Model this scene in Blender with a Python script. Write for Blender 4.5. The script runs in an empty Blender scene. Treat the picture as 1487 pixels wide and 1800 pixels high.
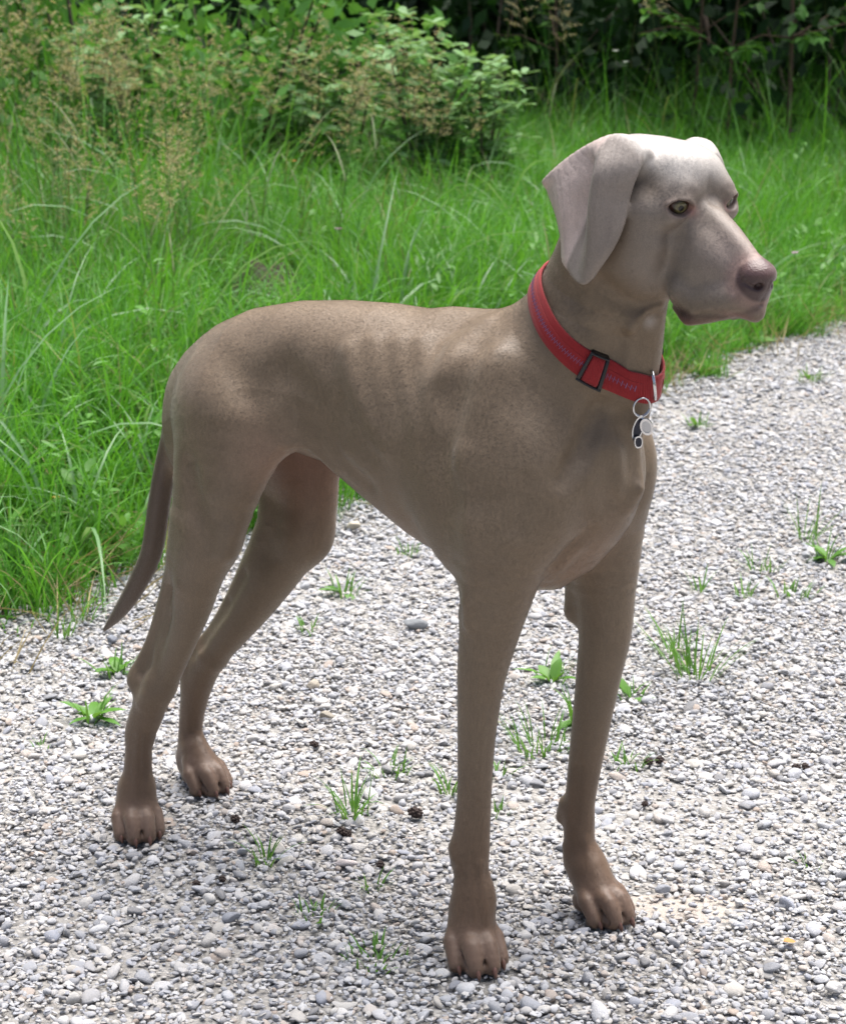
import bpy, math, random
import numpy as np
from mathutils import Vector, Matrix, Euler, noise
R_ = math.radians
SC = bpy.context.scene
COL = SC.collection
# ---- camera ----
cam_d = bpy.data.cameras.new('camera'); cam = bpy.data.objects.new('camera', cam_d); COL.objects.link(cam)
CAM = Vector((0, 0, .985))
cam.location = CAM; cam.rotation_euler = (R_(90-16), 0, 0)
cam_d.sensor_fit = 'VERTICAL'; cam_d.sensor_height = 36; cam_d.sensor_width = 36; cam_d.lens = 70
cam_d.clip_start = .05; cam_d.clip_end = 300
cam_d.dof.use_dof = True; cam_d.dof.focus_distance = 2.0; cam_d.dof.aperture_fstop = 15
SC.camera = cam
# ---- light: bright overcast sky and a very soft high sun from behind right ----
W = bpy.data.worlds.new('World'); SC.world = W; W.use_nodes = True
nt = W.node_tree; bg = nt.nodes['Background']
sky = nt.nodes.new('ShaderNodeTexSky'); sky.sky_type = 'NISHITA'; sky.sun_disc = False
SUN_EL, SUN_AZ = 72, 30                  # azimuth clockwise from +Y (the view direction)
sky.sun_elevation = R_(SUN_EL); sky.sun_rotation = R_(SUN_AZ)
sky.air_density = 1.0; sky.dust_density = 6.0; sky.ozone_density = .3
nt.links.new(sky.outputs[0], bg.inputs[0]); bg.inputs[1].default_value = .075
sd = bpy.data.lights.new('sun', 'SUN'); sd.energy = 3.0; sd.angle = R_(62); sd.color = (1, .995, .985)
sun = bpy.data.objects.new('sun', sd); COL.objects.link(sun)
sdir = Vector((math.sin(R_(SUN_AZ))*math.cos(R_(SUN_EL)), math.cos(R_(SUN_AZ))*math.cos(R_(SUN_EL)), math.sin(R_(SUN_EL))))
sun.rotation_euler = sdir.to_track_quat('Z', 'Y').to_euler(); sun.location = (2, 3, 6)
SC.view_settings.view_transform = 'Standard'; SC.view_settings.look = 'None'
SC.view_settings.exposure = 1.25; SC.view_settings.gamma = 1; SC.view_settings.use_curve_mapping = False
rng = np.random.default_rng(7); random.seed(7)

# ---- helpers ----
def tag(o, label=None, cat=None, group=None, kind=None):
    if label: o['label'] = label
    if cat: o['category'] = cat
    if group: o['group'] = group
    if kind or cat: o['kind'] = kind or 'thing'
    return o
def link(name, me, mat=None, parent=None, coll=COL):
    o = bpy.data.objects.new(name, me)
    if mat is not None and me is not None: me.materials.append(mat)
    coll.objects.link(o)
    if parent is not None: o.parent = parent
    return o
def mesh_from(name, V, F, smooth=True, cols=None, uv=None):
    me = bpy.data.meshes.new(name)
    V = np.asarray(V, np.float32)
    if isinstance(F, np.ndarray):
        k = F.shape[1]
        me.vertices.add(len(V)); me.vertices.foreach_set('co', V.ravel())
        me.loops.add(F.size); me.loops.foreach_set('vertex_index', F.ravel().astype(np.int32))
        me.polygons.add(len(F)); me.polygons.foreach_set('loop_start', np.arange(0, F.size, k, dtype=np.int32))
        me.update(calc_edges=True)
    else:
        me.from_pydata([tuple(v) for v in V], [], [tuple(f) for f in F]); me.update()
    me.polygons.foreach_set('use_smooth', np.full(len(me.polygons), smooth))
    for n, c in (cols or {}).items():
        a = me.color_attributes.new(n, 'FLOAT_COLOR', 'POINT')
        c = np.concatenate([np.asarray(c, np.float32), np.ones((len(V), 1), np.float32)], 1)
        a.data.foreach_set('color', c.ravel())
    me.validate()
    return me
class NT:
    """short hand for shader node trees"""
    def __init__(s, name):
        s.m = bpy.data.materials.new(name); s.m.use_nodes = True; s.t = s.m.node_tree
        s.b = s.t.nodes['Principled BSDF']; s.out = s.t.nodes['Material Output']
    def n(s, typ, **kw):
        x = s.t.nodes.new('ShaderNode'+typ)
        for k, v in kw.items():
            if k in x.inputs and not hasattr(x, k):
                s.set(x.inputs[k], v)
            else: setattr(x, k, v)
        return x
    def set(s, inp, v):
        if isinstance(v, bpy.types.NodeSocket): s.t.links.new(v, inp)
        else: inp.default_value = v
    def i(s, node, **kw):
        for k, v in kw.items(): s.set(node.inputs[int(k[1:])] if k[0] == '_' else node.inputs[k.replace('__', ' ')], v)
        return node
    def noise(s, scale, detail=4, rough=.55, vec=None, dist=0, out=0):
        x = s.n('TexNoise'); x.inputs['Scale'].default_value = scale; x.inputs['Detail'].default_value = detail
        x.inputs['Roughness'].default_value = rough; x.inputs['Distortion'].default_value = dist
        if vec is not None: s.t.links.new(vec, x.inputs['Vector'])
        return x.outputs[out]
    def ramp(s, f, stops):
        x = s.n('ValToRGB'); s.t.links.new(f, x.inputs[0]); e = x.color_ramp.elements
        while len(e) < len(stops): e.new(.5)
        for a, (p, c) in zip(e, stops): a.position = p; a.color = (c, c, c, 1) if not hasattr(c, '__len__') else (*c, 1)
        return x.outputs[0]
    def mix(s, f, a, b, typ='MIX'):
        x = s.n('Mix', data_type='RGBA', blend_type=typ)
        s.set(x.inputs[0], f)
        for sock, v in ((x.inputs[6], a), (x.inputs[7], b)):
            s.set(sock, v if isinstance(v, bpy.types.NodeSocket) else (*v, 1))
        return x.outputs[2]
    def math(s, op, a, b=0.0):
        x = s.n('Math', operation=op); s.set(x.inputs[0], a); s.set(x.inputs[1], b); return x.outputs[0]
    def bump(s, h, strength, dist=.001, normal=None):
        x = s.n('Bump'); s.t.links.new(h, x.inputs['Height']); x.inputs['Strength'].default_value = strength; x.inputs['Distance'].default_value = dist
        if normal is not None: s.t.links.new(normal, x.inputs['Normal'])
        return x.outputs[0]
    def attr(s, name, typ='GEOMETRY'):
        return s.n('Attribute', attribute_name=name, attribute_type=typ)
    def pos(s): return s.n('NewGeometry').outputs['Position']
    def obj(s): return s.n('TexCoord').outputs['Object']
    def principled(s, color=None, rough=None, normal=None, **kw):
        for k, v in (('Base Color', color), ('Roughness', rough), ('Normal', normal)):
            if v is not None: s.set(s.b.inputs[k], (*v, 1) if isinstance(v, tuple) and len(v) == 3 else v)
        for k, v in kw.items():
            v = (*v, 1) if isinstance(v, tuple) and len(v) == 3 else v
            s.set(s.b.inputs[k.replace('__', ' ')], v)
        return s.m
def flat(name, c, rough=.5, **kw):
    return NT(name).principled(color=c, rough=rough, **kw)
# ============================================================================
# GROUND, GRAVEL PATH, GRASS, FOREST EDGE
# ============================================================================
EA = np.array((-.64, 2.84)); ED = np.array((1.81, 2.60)); ED /= np.linalg.norm(ED)      # the path's far edge: a point and its direction
EN = np.array((-ED[1], ED[0]))                                                        # into the grass
def edge_dist(x, y):
    """metres into the grass (negative on the gravel), the border wavering a little"""
    t = (x-EA[0])*ED[0]+(y-EA[1])*ED[1]
    return (x-EA[0])*EN[0]+(y-EA[1])*EN[1]+.030*np.sin(t*9.0+1)+.020*np.sin(t*23.0)+.012*np.sin(t*51+2)
def in_view(x, y, m=.35, top=14.0):
    return (np.abs(x) < .215*y+m) & (y > 1.35) & (y < top)

# ---- instancing of stuff by geometry nodes ----
def scatter(name, P, Rv, Sv, protos, kind='stuff', label=None, cat=None, idx=None):
    """one object: P positions, Rv euler rotations, Sv scales; each point takes one of the prototype meshes"""
    me = bpy.data.meshes.new(name); n = len(P)
    me.vertices.add(n); me.vertices.foreach_set('co', np.asarray(P, np.float32).ravel())
    for an, ty, A in (('prot', 'FLOAT_VECTOR', Rv), ('pscl', 'FLOAT_VECTOR', Sv)):
        a = me.attributes.new(an, ty, 'POINT'); a.data.foreach_set('vector', np.asarray(A, np.float32).ravel())
    a = me.attributes.new('pidx', 'INT', 'POINT'); a.data.foreach_set('value', (rng.integers(0, len(protos), n) if idx is None else idx).astype(np.int32))
    cl = bpy.data.collections.new(name+'_kinds')
    for i, pm in enumerate(protos):
        cl.objects.link(bpy.data.objects.new('%s_kind_%02d' % (name, i), pm))
    ng = bpy.data.node_groups.new(name, 'GeometryNodeTree')
    ng.interface.new_socket('Geometry', in_out='INPUT', socket_type='NodeSocketGeometry')
    ng.interface.new_socket('Geometry', in_out='OUTPUT', socket_type='NodeSocketGeometry')
    N = ng.nodes; L = ng.links
    gi = N.new('NodeGroupInput'); go = N.new('NodeGroupOutput')
    ci = N.new('GeometryNodeCollectionInfo'); ci.inputs['Collection'].default_value = cl; ci.inputs['Separate Children'].default_value = True; ci.inputs['Reset Children'].default_value = True
    ip = N.new('GeometryNodeInstanceOnPoints'); ip.inputs['Pick Instance'].default_value = True
    def na(nm, ty):
        x = N.new('GeometryNodeInputNamedAttribute'); x.data_type = ty; x.inputs['Name'].default_value = nm; return x.outputs['Attribute']
    L.new(gi.outputs[0], ip.inputs['Points']); L.new(ci.outputs[0], ip.inputs['Instance'])
    L.new(na('pidx', 'INT'), ip.inputs['Instance Index']); L.new(na('prot', 'FLOAT_VECTOR'), ip.inputs['Rotation']); L.new(na('pscl', 'FLOAT_VECTOR'), ip.inputs['Scale'])
    L.new(ip.outputs[0], go.inputs[0])
    o = bpy.data.objects.new(name, me); COL.objects.link(o)
    md = o.modifiers.new('scatter', 'NODES'); md.node_group = ng
    return tag(o, label, cat, None, kind)

# ---- ground ----
n = NT('soil'); P = n.pos()
a = n.noise(3, 5, .6, P); b = n.noise(70, 4, .7, P)
soil = n.principled(color=n.mix(b, n.mix(a, (.035, .030, .018), (.060, .048, .028)), (.025, .035, .012)), rough=.95, normal=n.bump(b, .8, .01))
xs = np.concatenate([np.linspace(-60, -4, 9), np.linspace(-3.8, 3.8, 60), np.linspace(4, 60, 9)]); ys = np.concatenate([np.linspace(-40, .5, 8), np.linspace(.6, 12, 90), np.linspace(13, 120, 14)])
GX, GY = np.meshgrid(xs, ys); dd = edge_dist(GX, GY)
GZ = -.010+.025*np.clip(dd, 0, .3)+.02*np.sin(GX*2.1+1)*np.cos(GY*1.7)*np.clip(dd/1.5, 0, 1)
V = np.stack([GX, GY, GZ], -1).reshape(-1, 3); nx, ny = len(xs), len(ys)
I = np.arange(nx*ny).reshape(ny, nx); F = np.stack([I[:-1, :-1], I[:-1, 1:], I[1:, 1:], I[1:, :-1]], -1).reshape(-1, 4)
tag(link('ground', mesh_from('ground', V, F), soil), kind='structure')
# ---- gravel path bed ----
n = NT('gravel_bed'); P = n.pos()
vo = n.n('TexVoronoi'); vo.inputs['Scale'].default_value = 130; n.t.links.new(P, vo.inputs['Vector'])
vo2 = n.n('TexVoronoi', feature='DISTANCE_TO_EDGE'); vo2.inputs['Scale'].default_value = 130; n.t.links.new(P, vo2.inputs['Vector'])
g = n.noise(20, 4, .6, P)
bedc = n.mix(n.ramp(vo.outputs['Color'], [(0, .0), (1, 1.)]), (.24, .235, .225), (.45, .44, .425))
bedc = n.mix(n.math('MULTIPLY', g, .5), bedc, (.22, .19, .155))
bed = n.principled(color=bedc, rough=.9, normal=n.bump(vo2.outputs[0], .9, .008))
t = np.linspace(-9, 40, 500); q0 = EA+ED*t[:, None]
off = -(.030*np.sin(t*9+1)+.020*np.sin(t*23)+.012*np.sin(t*51+2))+.03
A_ = q0+EN*off[:, None]; rows = [A_-EN*(w_*1.0) for w_ in (0, .25, .6, 1.2, 2.2, 4.0, 9.0)]
V = np.concatenate([np.c_[r, np.full(len(r), -.0032 if i else -.0095)] for i, r in enumerate(rows)]); m_ = len(t)
F = np.array([(i*m_+j, (i+1)*m_+j, (i+1)*m_+j+1, i*m_+j+1) for i in range(len(rows)-1) for j in range(m_-1)])
path = tag(link('gravel_path', mesh_from('gravel_path', V, F), bed), kind='structure')
# ---- stones ----
import bmesh
def stone_mesh(seed, sub=2):
    bm = bmesh.new(); bmesh.ops.create_icosphere(bm, subdivisions=sub, radius=.5)
    r = np.random.default_rng(seed)
    pl = [(Vector(r.normal(size=3)).normalized(), r.uniform(.24, .44)) for _ in range(r.integers(4, 10))]
    o = Vector(r.uniform(-50, 50, 3))
    for v in bm.verts:
        c = v.co
        c = c*(1+.20*noise.noise(c*1.6+o)+.06*noise.noise(c*5+o))
        for nrm, d in pl:
            e = c.dot(nrm)-d
            if e > 0: c = c-nrm*e*.93
        v.co = c
    me = bpy.data.meshes.new('stone'); bm.to_mesh(me); bm.free()
    me.polygons.foreach_set('use_smooth', np.full(len(me.polygons), True)); return me
n = NT('stone'); P = n.obj(); rnd = n.n('ObjectInfo').outputs['Random']
sc_ = n.ramp(rnd, [(0, (.14, .143, .155)), (.07, (.24, .25, .285)), (.18, (.38, .395, .43)), (.34, (.50, .50, .52)), (.46, (.42, .40, .37)), (.58, (.59, .595, .615)), (.70, (.29, .31, .37)), (.80, (.47, .44, .395)), (.88, (.60, .595, .59)), (.95, (.34, .26, .205)), (1.0, (.60, .59, .58))])
n.t.nodes[-1].color_ramp.interpolation = 'LINEAR'
rv = n.n('Combine' 'XYZ'); n.t.links.new(rnd, rv.inputs[0]); vadd = n.n('VectorMath', operation='MULTIPLY_ADD'); n.t.links.new(rv.outputs[0], vadd.inputs[0]); vadd.inputs[1].default_value = (97, 31, 53); n.t.links.new(P, vadd.inputs[2])
s1 = n.noise(2.2, 4, .6, vadd.outputs[0]); s2 = n.noise(14, 4, .7, vadd.outputs[0])
c = n.mix(n.ramp(s1, [(.35, 0), (.7, .45)]), sc_, (.40, .375, .35)); c = n.mix(n.ramp(s2, [(.42, .0), (.75, .45)]), c, (.24, .235, .23))
stone_mat = n.principled(color=c, rough=.72, normal=n.bump(s2, .35, .02))
SM = [stone_mesh(40+i) for i in range(14)]
for m_ in SM: m_.materials.append(stone_mat)
cand = []
for (y0, y1, dens) in ((1.1, 2.9, 38000), (2.9, 4.2, 26000), (4.2, 6.8, 16000), (6.8, 10.0, 5000)):
    X = rng.uniform(-2.2, 4.2, int(6.4*(y1-y0)*dens)); Y = rng.uniform(y0, y1, len(X))
    k = (np.abs(X) < .25*Y+.75) & ((rng.random(len(X)) < .45) | in_view(X, Y, .25)) & (edge_dist(X, Y) < .02+rng.exponential(.035, len(X)))
    cand.append(np.c_[X[k], Y[k], np.full(k.sum(), y0)])
cand = np.concatenate(cand); N_ = len(cand)
size = np.exp(rng.normal(math.log(.0058), .38, N_)); size *= np.where(cand[:, 2] > 6, 2.2, np.where(cand[:, 2] > 4, 1.35, np.where(cand[:, 2] > 2.8, 1.16, 1.0)))*np.where(in_view(cand[:, 0], cand[:, 1], .25), 1, 1.35); size = np.clip(size, .0038, .024)
big = rng.random(N_) < .010; size[big] = rng.uniform(.014, .021, big.sum())
flatn = rng.uniform(.32, .75, N_)
Sv = np.c_[size*rng.uniform(1.0, 1.45, N_), size*rng.uniform(.75, 1.05, N_), size*flatn]
Rv = np.c_[rng.normal(0, .28, N_), rng.normal(0, .28, N_), rng.uniform(0, 6.283, N_)]
patch = np.array([noise.noise(Vector((x*3, y*3, 0))) for x, y in cand[:, :2]])
Z = rng.uniform(-.005, .0035, N_)+.004*patch-size*.1; Z = np.where(big, np.maximum(Z, .000), Z)
Pp = np.c_[cand[:, :2], Z]
PAWS = [((.236, -.088), .036), ((.284, .068), .036), ((-.245, -.077), .034), ((-.274, .060), .034)]
cyaw, syaw = math.cos(R_(-37)), math.sin(R_(-37))
for (lx, ly), pr_ in PAWS:
    wx, wy = -0.08546+lx*cyaw-ly*syaw, 2.01356+lx*syaw+ly*cyaw
    inn = (Pp[:, 0]-wx)**2+(Pp[:, 1]-wy)**2 < pr_**2
    Pp[inn, 2] = np.minimum(Pp[inn, 2], -.0005-Sv[inn, 2]*.5)
# bare sandy patch front right: stones sunk into fine grit
sp = ((Pp[:, 0]-.262)/.10)**2+((Pp[:, 1]-1.915)/.045)**2
k = (sp < 1) & (rng.random(N_) < .62*(1.15-sp)); Pp[k, 2] -= .007
idx = rng.integers(0, len(SM), N_)
screen = size/np.maximum(Pp[:, 1], .5)*(np.abs(Pp[:, 0]) < .195*(Pp[:, 1]+.45))*(Pp[:, 1] > 1.66)*(Z > -.002)
pick = np.argsort(-screen)[:300]; rest = np.setdiff1d(np.arange(N_), pick)
for i in pick:
    o = bpy.data.objects.new('stone', SM[idx[i]]); COL.objects.link(o); o.parent = path
    o.location = Pp[i]; o.rotation_euler = Rv[i]; o.scale = Sv[i]
scatter('gravel', Pp[rest], Rv[rest], Sv[rest], SM, idx=idx[rest])
# fine grit on the sandy patch
n = NT('grit'); P = n.pos(); a = n.noise(900, 3, .7, P); b = n.noise(30, 3, .5, P)
grit = n.principled(color=n.mix(n.ramp(a, [(.3, 0), (.7, 1)]), (.30, .26, .22), (.56, .51, .46)), rough=.95, normal=n.bump(a, .8, .002))
ang = np.linspace(0, 2*math.pi, 48, endpoint=False); V = [(.262, 1.915, -.0010)]+[(.262+.105*math.cos(a_)*(1+.16*math.sin(3*a_)+.07*math.sin(7*a_)), 1.915+.046*math.sin(a_)*(1+.15*math.sin(2*a_+1)), -.0035) for a_ in ang]
tag(link('sand_patch', mesh_from('sand', V, [(0, i+1, (i+1) % 48+1) for i in range(48)]), grit), kind='structure')

# ---- plant helpers ----
def leafy_mat(name, c0, c1, rough=.5, trans=.35, dry=None):
    n = NT(name); rnd = n.n('ObjectInfo').outputs['Random']; t = n.attr('tint').outputs['Fac']
    k = n.math('FRACT', n.math('ADD', n.math('MULTIPLY', rnd, .6), t))
    c = n.ramp(k, [(0, c0), (.55, c1), (.80, tuple(.5*(u+v) for u, v in zip(c0, c1)))]+([(.955, c1), (.97, dry)] if dry else [(1., c0)]))
    P = n.pos(); g = n.noise(1.3, 3, .5, P); c = n.mix(n.ramp(g, [(.35, .0), (.7, .5)]), c, tuple(v*.62 for v in c0))
    n.principled(color=c, rough=rough); n.b.inputs['Specular IOR Level'].default_value = .35
    tr = n.n('BsdfTranslucent'); n.t.links.new(n.mix(.5, c, (c1[0]*1.5, c1[1]*1.35, c1[2]*.6)), tr.inputs[0])
    mx = n.n('MixShader'); mx.inputs[0].default_value = trans
    n.t.links.new(n.b.outputs[0], mx.inputs[1]); n.t.links.new(tr.outputs[0], mx.inputs[2]); n.t.links.new(mx.outputs[0], n.out.inputs[0])
    return n.m
class Geo:
    def __init__(s): s.v = []; s.f = []; s.t = []
    def blade(s, base, az, h, lean, curve, w, seg=5, tint=.5, twist=0.0, fold=.25):
        """a grass blade: V-folded strip that leans and arches over"""
        b = len(s.v); x, y, z = base; d = np.array((math.cos(az), math.sin(az))); sd = np.array((-d[1], d[0])); r_ = 0; zz = 0; pa = lean
        p = np.array((x, y, z), float); st = h/seg
        for i in range(seg+1):
            u = i/seg; ww = w*(1-u**2.2)*(.55+.45*min(1, u*4))*.5
            tw = twist*u; s2 = np.array((sd[0]*math.cos(tw), sd[1]*math.cos(tw), math.sin(tw)))
            up = np.array((-d[0]*math.sin(pa), -d[1]*math.sin(pa), math.cos(pa)))
            nrm = np.array((-d[0]*math.cos(pa), -d[1]*math.cos(pa), math.sin(pa)))
            if i == seg: s.v.append(tuple(p)); s.t.append(tint)
            else:
                s.v += [tuple(p-s2*ww+nrm*ww*fold), tuple(p), tuple(p+s2*ww+nrm*ww*fold)]; s.t += [tint]*3
            pa2 = lean+curve*((i+.5)/seg)**1.4
            p = p+np.array((d[0]*math.sin(pa2), d[1]*math.sin(pa2), math.cos(pa2)))*st; pa = pa2
        for i in range(seg-1):
            a = b+i*3; s.f += [(a, a+1, a+4, a+3), (a+1, a+2, a+5, a+4)]
        a = b+(seg-1)*3; e = len(s.v)-1; s.f += [(a, a+1, e), (a+1, a+2, e)]
    def leaf(s, p, d, up, L, w, tint=.5, bend=.15):
        """a pointed leaf from p along d"""
        p = np.array(p, float); d = np.array(d, float); d /= np.linalg.norm(d); up = np.array(up, float); sd = np.cross(d, up); sd /= (np.linalg.norm(sd)+1e-9); nr = np.cross(sd, d)
        b = len(s.v)
        for u, ww in ((0, .06), (.28, .40), (.58, .46), (.84, .25)):
            c = p+d*L*u-nr*bend*L*u*u
            s.v += [tuple(c-sd*ww*w+nr*.10*w), tuple(c), tuple(c+sd*ww*w+nr*.10*w)]; s.t += [tint]*3
        s.v.append(tuple(p+d*L-nr*bend*L)); s.t.append(tint)
        for i in range(3):
            a = b+i*3; s.f += [(a, a+1, a+4, a+3), (a+1, a+2, a+5, a+4)]
        a = b+9; s.f += [(a, a+1, b+12), (a+1, a+2, b+12)]
    def leaf4(s, p, d, up, L, w, tint=.5):
        p = np.array(p, float); d = np.array(d, float); d /= np.linalg.norm(d); sd = np.cross(d, up); sd /= (np.linalg.norm(sd)+1e-9)
        b = len(s.v); s.v += [tuple(p), tuple(p+d*L*.45-sd*w*.5), tuple(p+d*L), tuple(p+d*L*.45+sd*w*.5)]; s.t += [tint]*4; s.f += [(b, b+1, b+2, b+3)]
    def tube(s, pts, r0, r1, n=5, tint=.5):
        b = len(s.v); pts = [np.array(p, float) for p in pts]; m = len(pts)
        for i, p in enumerate(pts):
            t = pts[min(i+1, m-1)]-pts[max(i-1, 0)]; t /= np.linalg.norm(t)+1e-9
            a = np.cross(t, (.3, .9, .1)); a /= np.linalg.norm(a)+1e-9; c = np.cross(t, a); r = r0+(r1-r0)*i/(m-1)
            for j in range(n):
                th = 2*math.pi*j/n; s.v.append(tuple(p+a*math.cos(th)*r+c*math.sin(th)*r)); s.t.append(tint)
        for i in range(m-1):
            for j in range(n): s.f.append((b+i*n+j, b+i*n+(j+1) % n, b+(i+1)*n+(j+1) % n, b+(i+1)*n+j))
    def mesh(s, name, mat, smooth=True):
        me = bpy.data.meshes.new(name); me.from_pydata(s.v, [], s.f); me.update()
        a = me.attributes.new('tint', 'FLOAT', 'POINT'); a.data.foreach_set('value', np.array(s.t, np.float32))
        me.polygons.foreach_set('use_smooth', np.full(len(me.polygons), smooth)); me.materials.append(mat); return me
U = random.uniform
grass_mat = leafy_mat('grass', (.045, .175, .018), (.130, .370, .042), .45, .36, dry=(.30, .26, .12))
long_mat = leafy_mat('long_grass', (.120, .250, .100), (.200, .350, .160), .38, .32)
herb_mat = leafy_mat('herb', (.080, .220, .035), (.130, .310, .055), .5, .3)

def clump(nb, h0, h1, rad, w0, w1, cur=(.4, 1.5), mat=grass_mat, name='grass_clump', seg=5):
    g = Geo()
    for _ in range(nb):
        a = U(0, 6.283); r = rad*math.sqrt(U(0, 1)); h = U(h0, h1)*(.75+.5*random.random())
        g.blade((r*math.cos(a), r*math.sin(a), -.01), a+random.gauss(0, .9), h, U(.02, .38), U(*cur), U(w0, w1), seg, random.random(), random.gauss(0, .5))
    return g.mesh(name, mat)
short_protos = [clump(22, .14, .34, .055, .0032, .0068) for _ in range(9)]
low_protos = [clump(20, .05, .14, .045, .0020, .0038) for _ in range(6)]
long_protos = [clump(7, .36, .62, .05, .0060, .0120, (1.1, 2.3), long_mat, 'long_clump', 8) for _ in range(7)]
def herb(nl, h, L, w, name='herb', mat=herb_mat):
    g = Geo()
    for _ in range(nl):
        a = U(0, 6.283); z = U(0, h); r = U(.005, .035)
        e = U(-.1, .9)
        g.leaf((r*math.cos(a), r*math.sin(a), z), (math.cos(a)*math.cos(e), math.sin(a)*math.cos(e), math.sin(e)), (0, 0, 1), L*U(.6, 1.2), w*U(.7, 1.2), random.random(), U(0, .5))
    return g.mesh(name, mat)
herb_protos = [herb(22, .12, .035, .018), herb(18, .05, .030, .020), herb(26, .20, .030, .012), herb(12, .03, .060, .020)]

tall_protos = [clump(9, .55, .95, .07, .0045, .0085, (.3, 1.3), grass_mat, 'tall_clump', 7) for _ in range(6)]
def grass_points(dens, fn, x0=-4.6, x1=4.6, y0=2.4, y1=9.6):
    n_ = int((x1-x0)*(y1-y0)*dens); X = rng.uniform(x0, x1, n_); Y = rng.uniform(y0, y1, n_)
    d = edge_dist(X, Y); k = (np.abs(X) < .30*Y+1.5) & (Y < y1) & (in_view(X, Y, .35, 20) | (rng.random(n_) < .5)) & fn(X, Y, d)
    return X[k], Y[k], d[k]
def gz(X, Y, d): return -.010+.025*np.clip(d, 0, .3)+.02*np.sin(X*2.1+1)*np.cos(Y*1.7)*np.clip(d/1.5, 0, 1)
def cover(name, dens, fn, protos, hs, smin_=.8, smax_=1.25, label=None, **kw):
    X, Y, d = grass_points(dens, fn, **kw); n_ = len(X)
    s_ = hs(X, Y, d)*rng.uniform(smin_, smax_, n_)
    hw = np.clip(s_, .75, 1.2)
    scatter(name, np.c_[X, Y, gz(X, Y, d)], np.c_[rng.normal(0, .10, n_), rng.normal(0, .10, n_), rng.uniform(0, 6.28, n_)], np.c_[hw, hw, s_], protos)
MOLE = (-.40, 4.95)
def nomole(X, Y): return ((X-MOLE[0])/.20)**2+((Y-MOLE[1]+.20)/.42)**2 > 1
ramp_h = lambda X, Y, d: (.50+.62*np.clip(d/.55, 0, 1))*(1-.22*np.clip(X/1.4, 0, 1))
cover('grass', 560, lambda X, Y, d: (d > .04) & nomole(X, Y) & (rng.random(len(X)) < .35+.65*np.clip(d/.25, 0, 1)), short_protos, ramp_h)
cover('low_grass', 500, lambda X, Y, d: (d > -.03) & ((d < .45) | ~nomole(X, Y)), low_protos, lambda X, Y, d: np.full(len(X), 1.), y1=7.0)
cover('long_grass', 55, lambda X, Y, d: (d > .05) & nomole(X, Y) & (rng.random(len(X)) < np.clip(1.1-.30*(X+1), .25, 1)), long_protos, lambda X, Y, d: (.55+.45*np.clip(d/.4, 0, 1))*(1-.25*np.clip(X/1.2, 0, 1)), .6, 1.05)
cover('ground_cover', 150, lambda X, Y, d: (d > -.02) & nomole(X, Y) & (rng.random(len(X)) < np.where(d < .4, .8, .35)), herb_protos, lambda X, Y, d: .8+.6*np.clip(d/.6, 0, 1))
cover('tall_grass', 62, lambda X, Y, d: (Y > 4.3) & (Y < 7.4) & (X < .0+.1*rng.normal(size=len(X))-.35*(6.4-Y)*0) & (X < -.12*(Y-2)) & nomole(X, Y), tall_protos, lambda X, Y, d: np.clip(.55+.16*(Y-4.3), .5, 1.0), .75, 1.1)
cover('forest_grass', 60, lambda X, Y, d: (Y > 7.2) & (X > .1), tall_protos, lambda X, Y, d: np.full(len(X), .62), .6, 1.3)
straw_mat = leafy_mat('straw', (.30, .235, .12), (.44, .36, .20), .7, .2)
straw_protos = [clump(8, .05, .13, .05, .0016, .0030, (.2, 1.2), straw_mat, 'straw_clump', 4) for _ in range(4)]
n_s = 900; Xs = rng.uniform(-1.4, 1.6, n_s*6); Ys = rng.uniform(2.4, 6.5, n_s*6); ds_ = edge_dist(Xs, Ys)
ks = in_view(Xs, Ys, .5) & (np.abs(ds_-.01) < rng.exponential(.05, n_s*6)); Xs, Ys, ds_ = Xs[ks], Ys[ks], ds_[ks]; n_s = len(Xs)
scatter('dry_straw', np.c_[Xs, Ys, gz(Xs, Ys, ds_)+.006], np.c_[rng.normal(0, .9, n_s), rng.normal(0, .9, n_s), rng.uniform(0, 6.28, n_s)], np.tile((1, 1, 1.), (n_s, 1)), straw_protos)
# ---- mole hill of dark soil in the grass ----
n = NT('dark_soil'); P = n.pos(); a = n.noise(45, 5, .7, P)
ds = n.principled(color=n.mix(a, (.018, .013, .008), (.055, .038, .024)), rough=.95, normal=n.bump(a, 1.0, .02))
V, F = [], []
for i in range(13):
    for j in range(36):
        r = i/12; a_ = 2*math.pi*j/36; h = .225*(1-r*r)**1.2*(1 if i < 12 else 0)
        nz = noise.noise(Vector((r*3*math.cos(a_), r*3*math.sin(a_), 1.3)))
        V.append((MOLE[0]+.19*r*math.cos(a_)*(1+.1*nz), MOLE[1]+.26*r*math.sin(a_)*(1+.1*nz), -.02+h*(1+.35*nz)+.012*noise.noise(Vector((i*.9, j*.9, 5)))))
F = [(i*36+j, i*36+(j+1) % 36, (i+1)*36+(j+1) % 36, (i+1)*36+j) for i in range(12) for j in range(36)]
tag(link('molehill', mesh_from('molehill', V, F), ds), 'mound of dark bare soil half hidden in the meadow grass', 'molehill')

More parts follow.
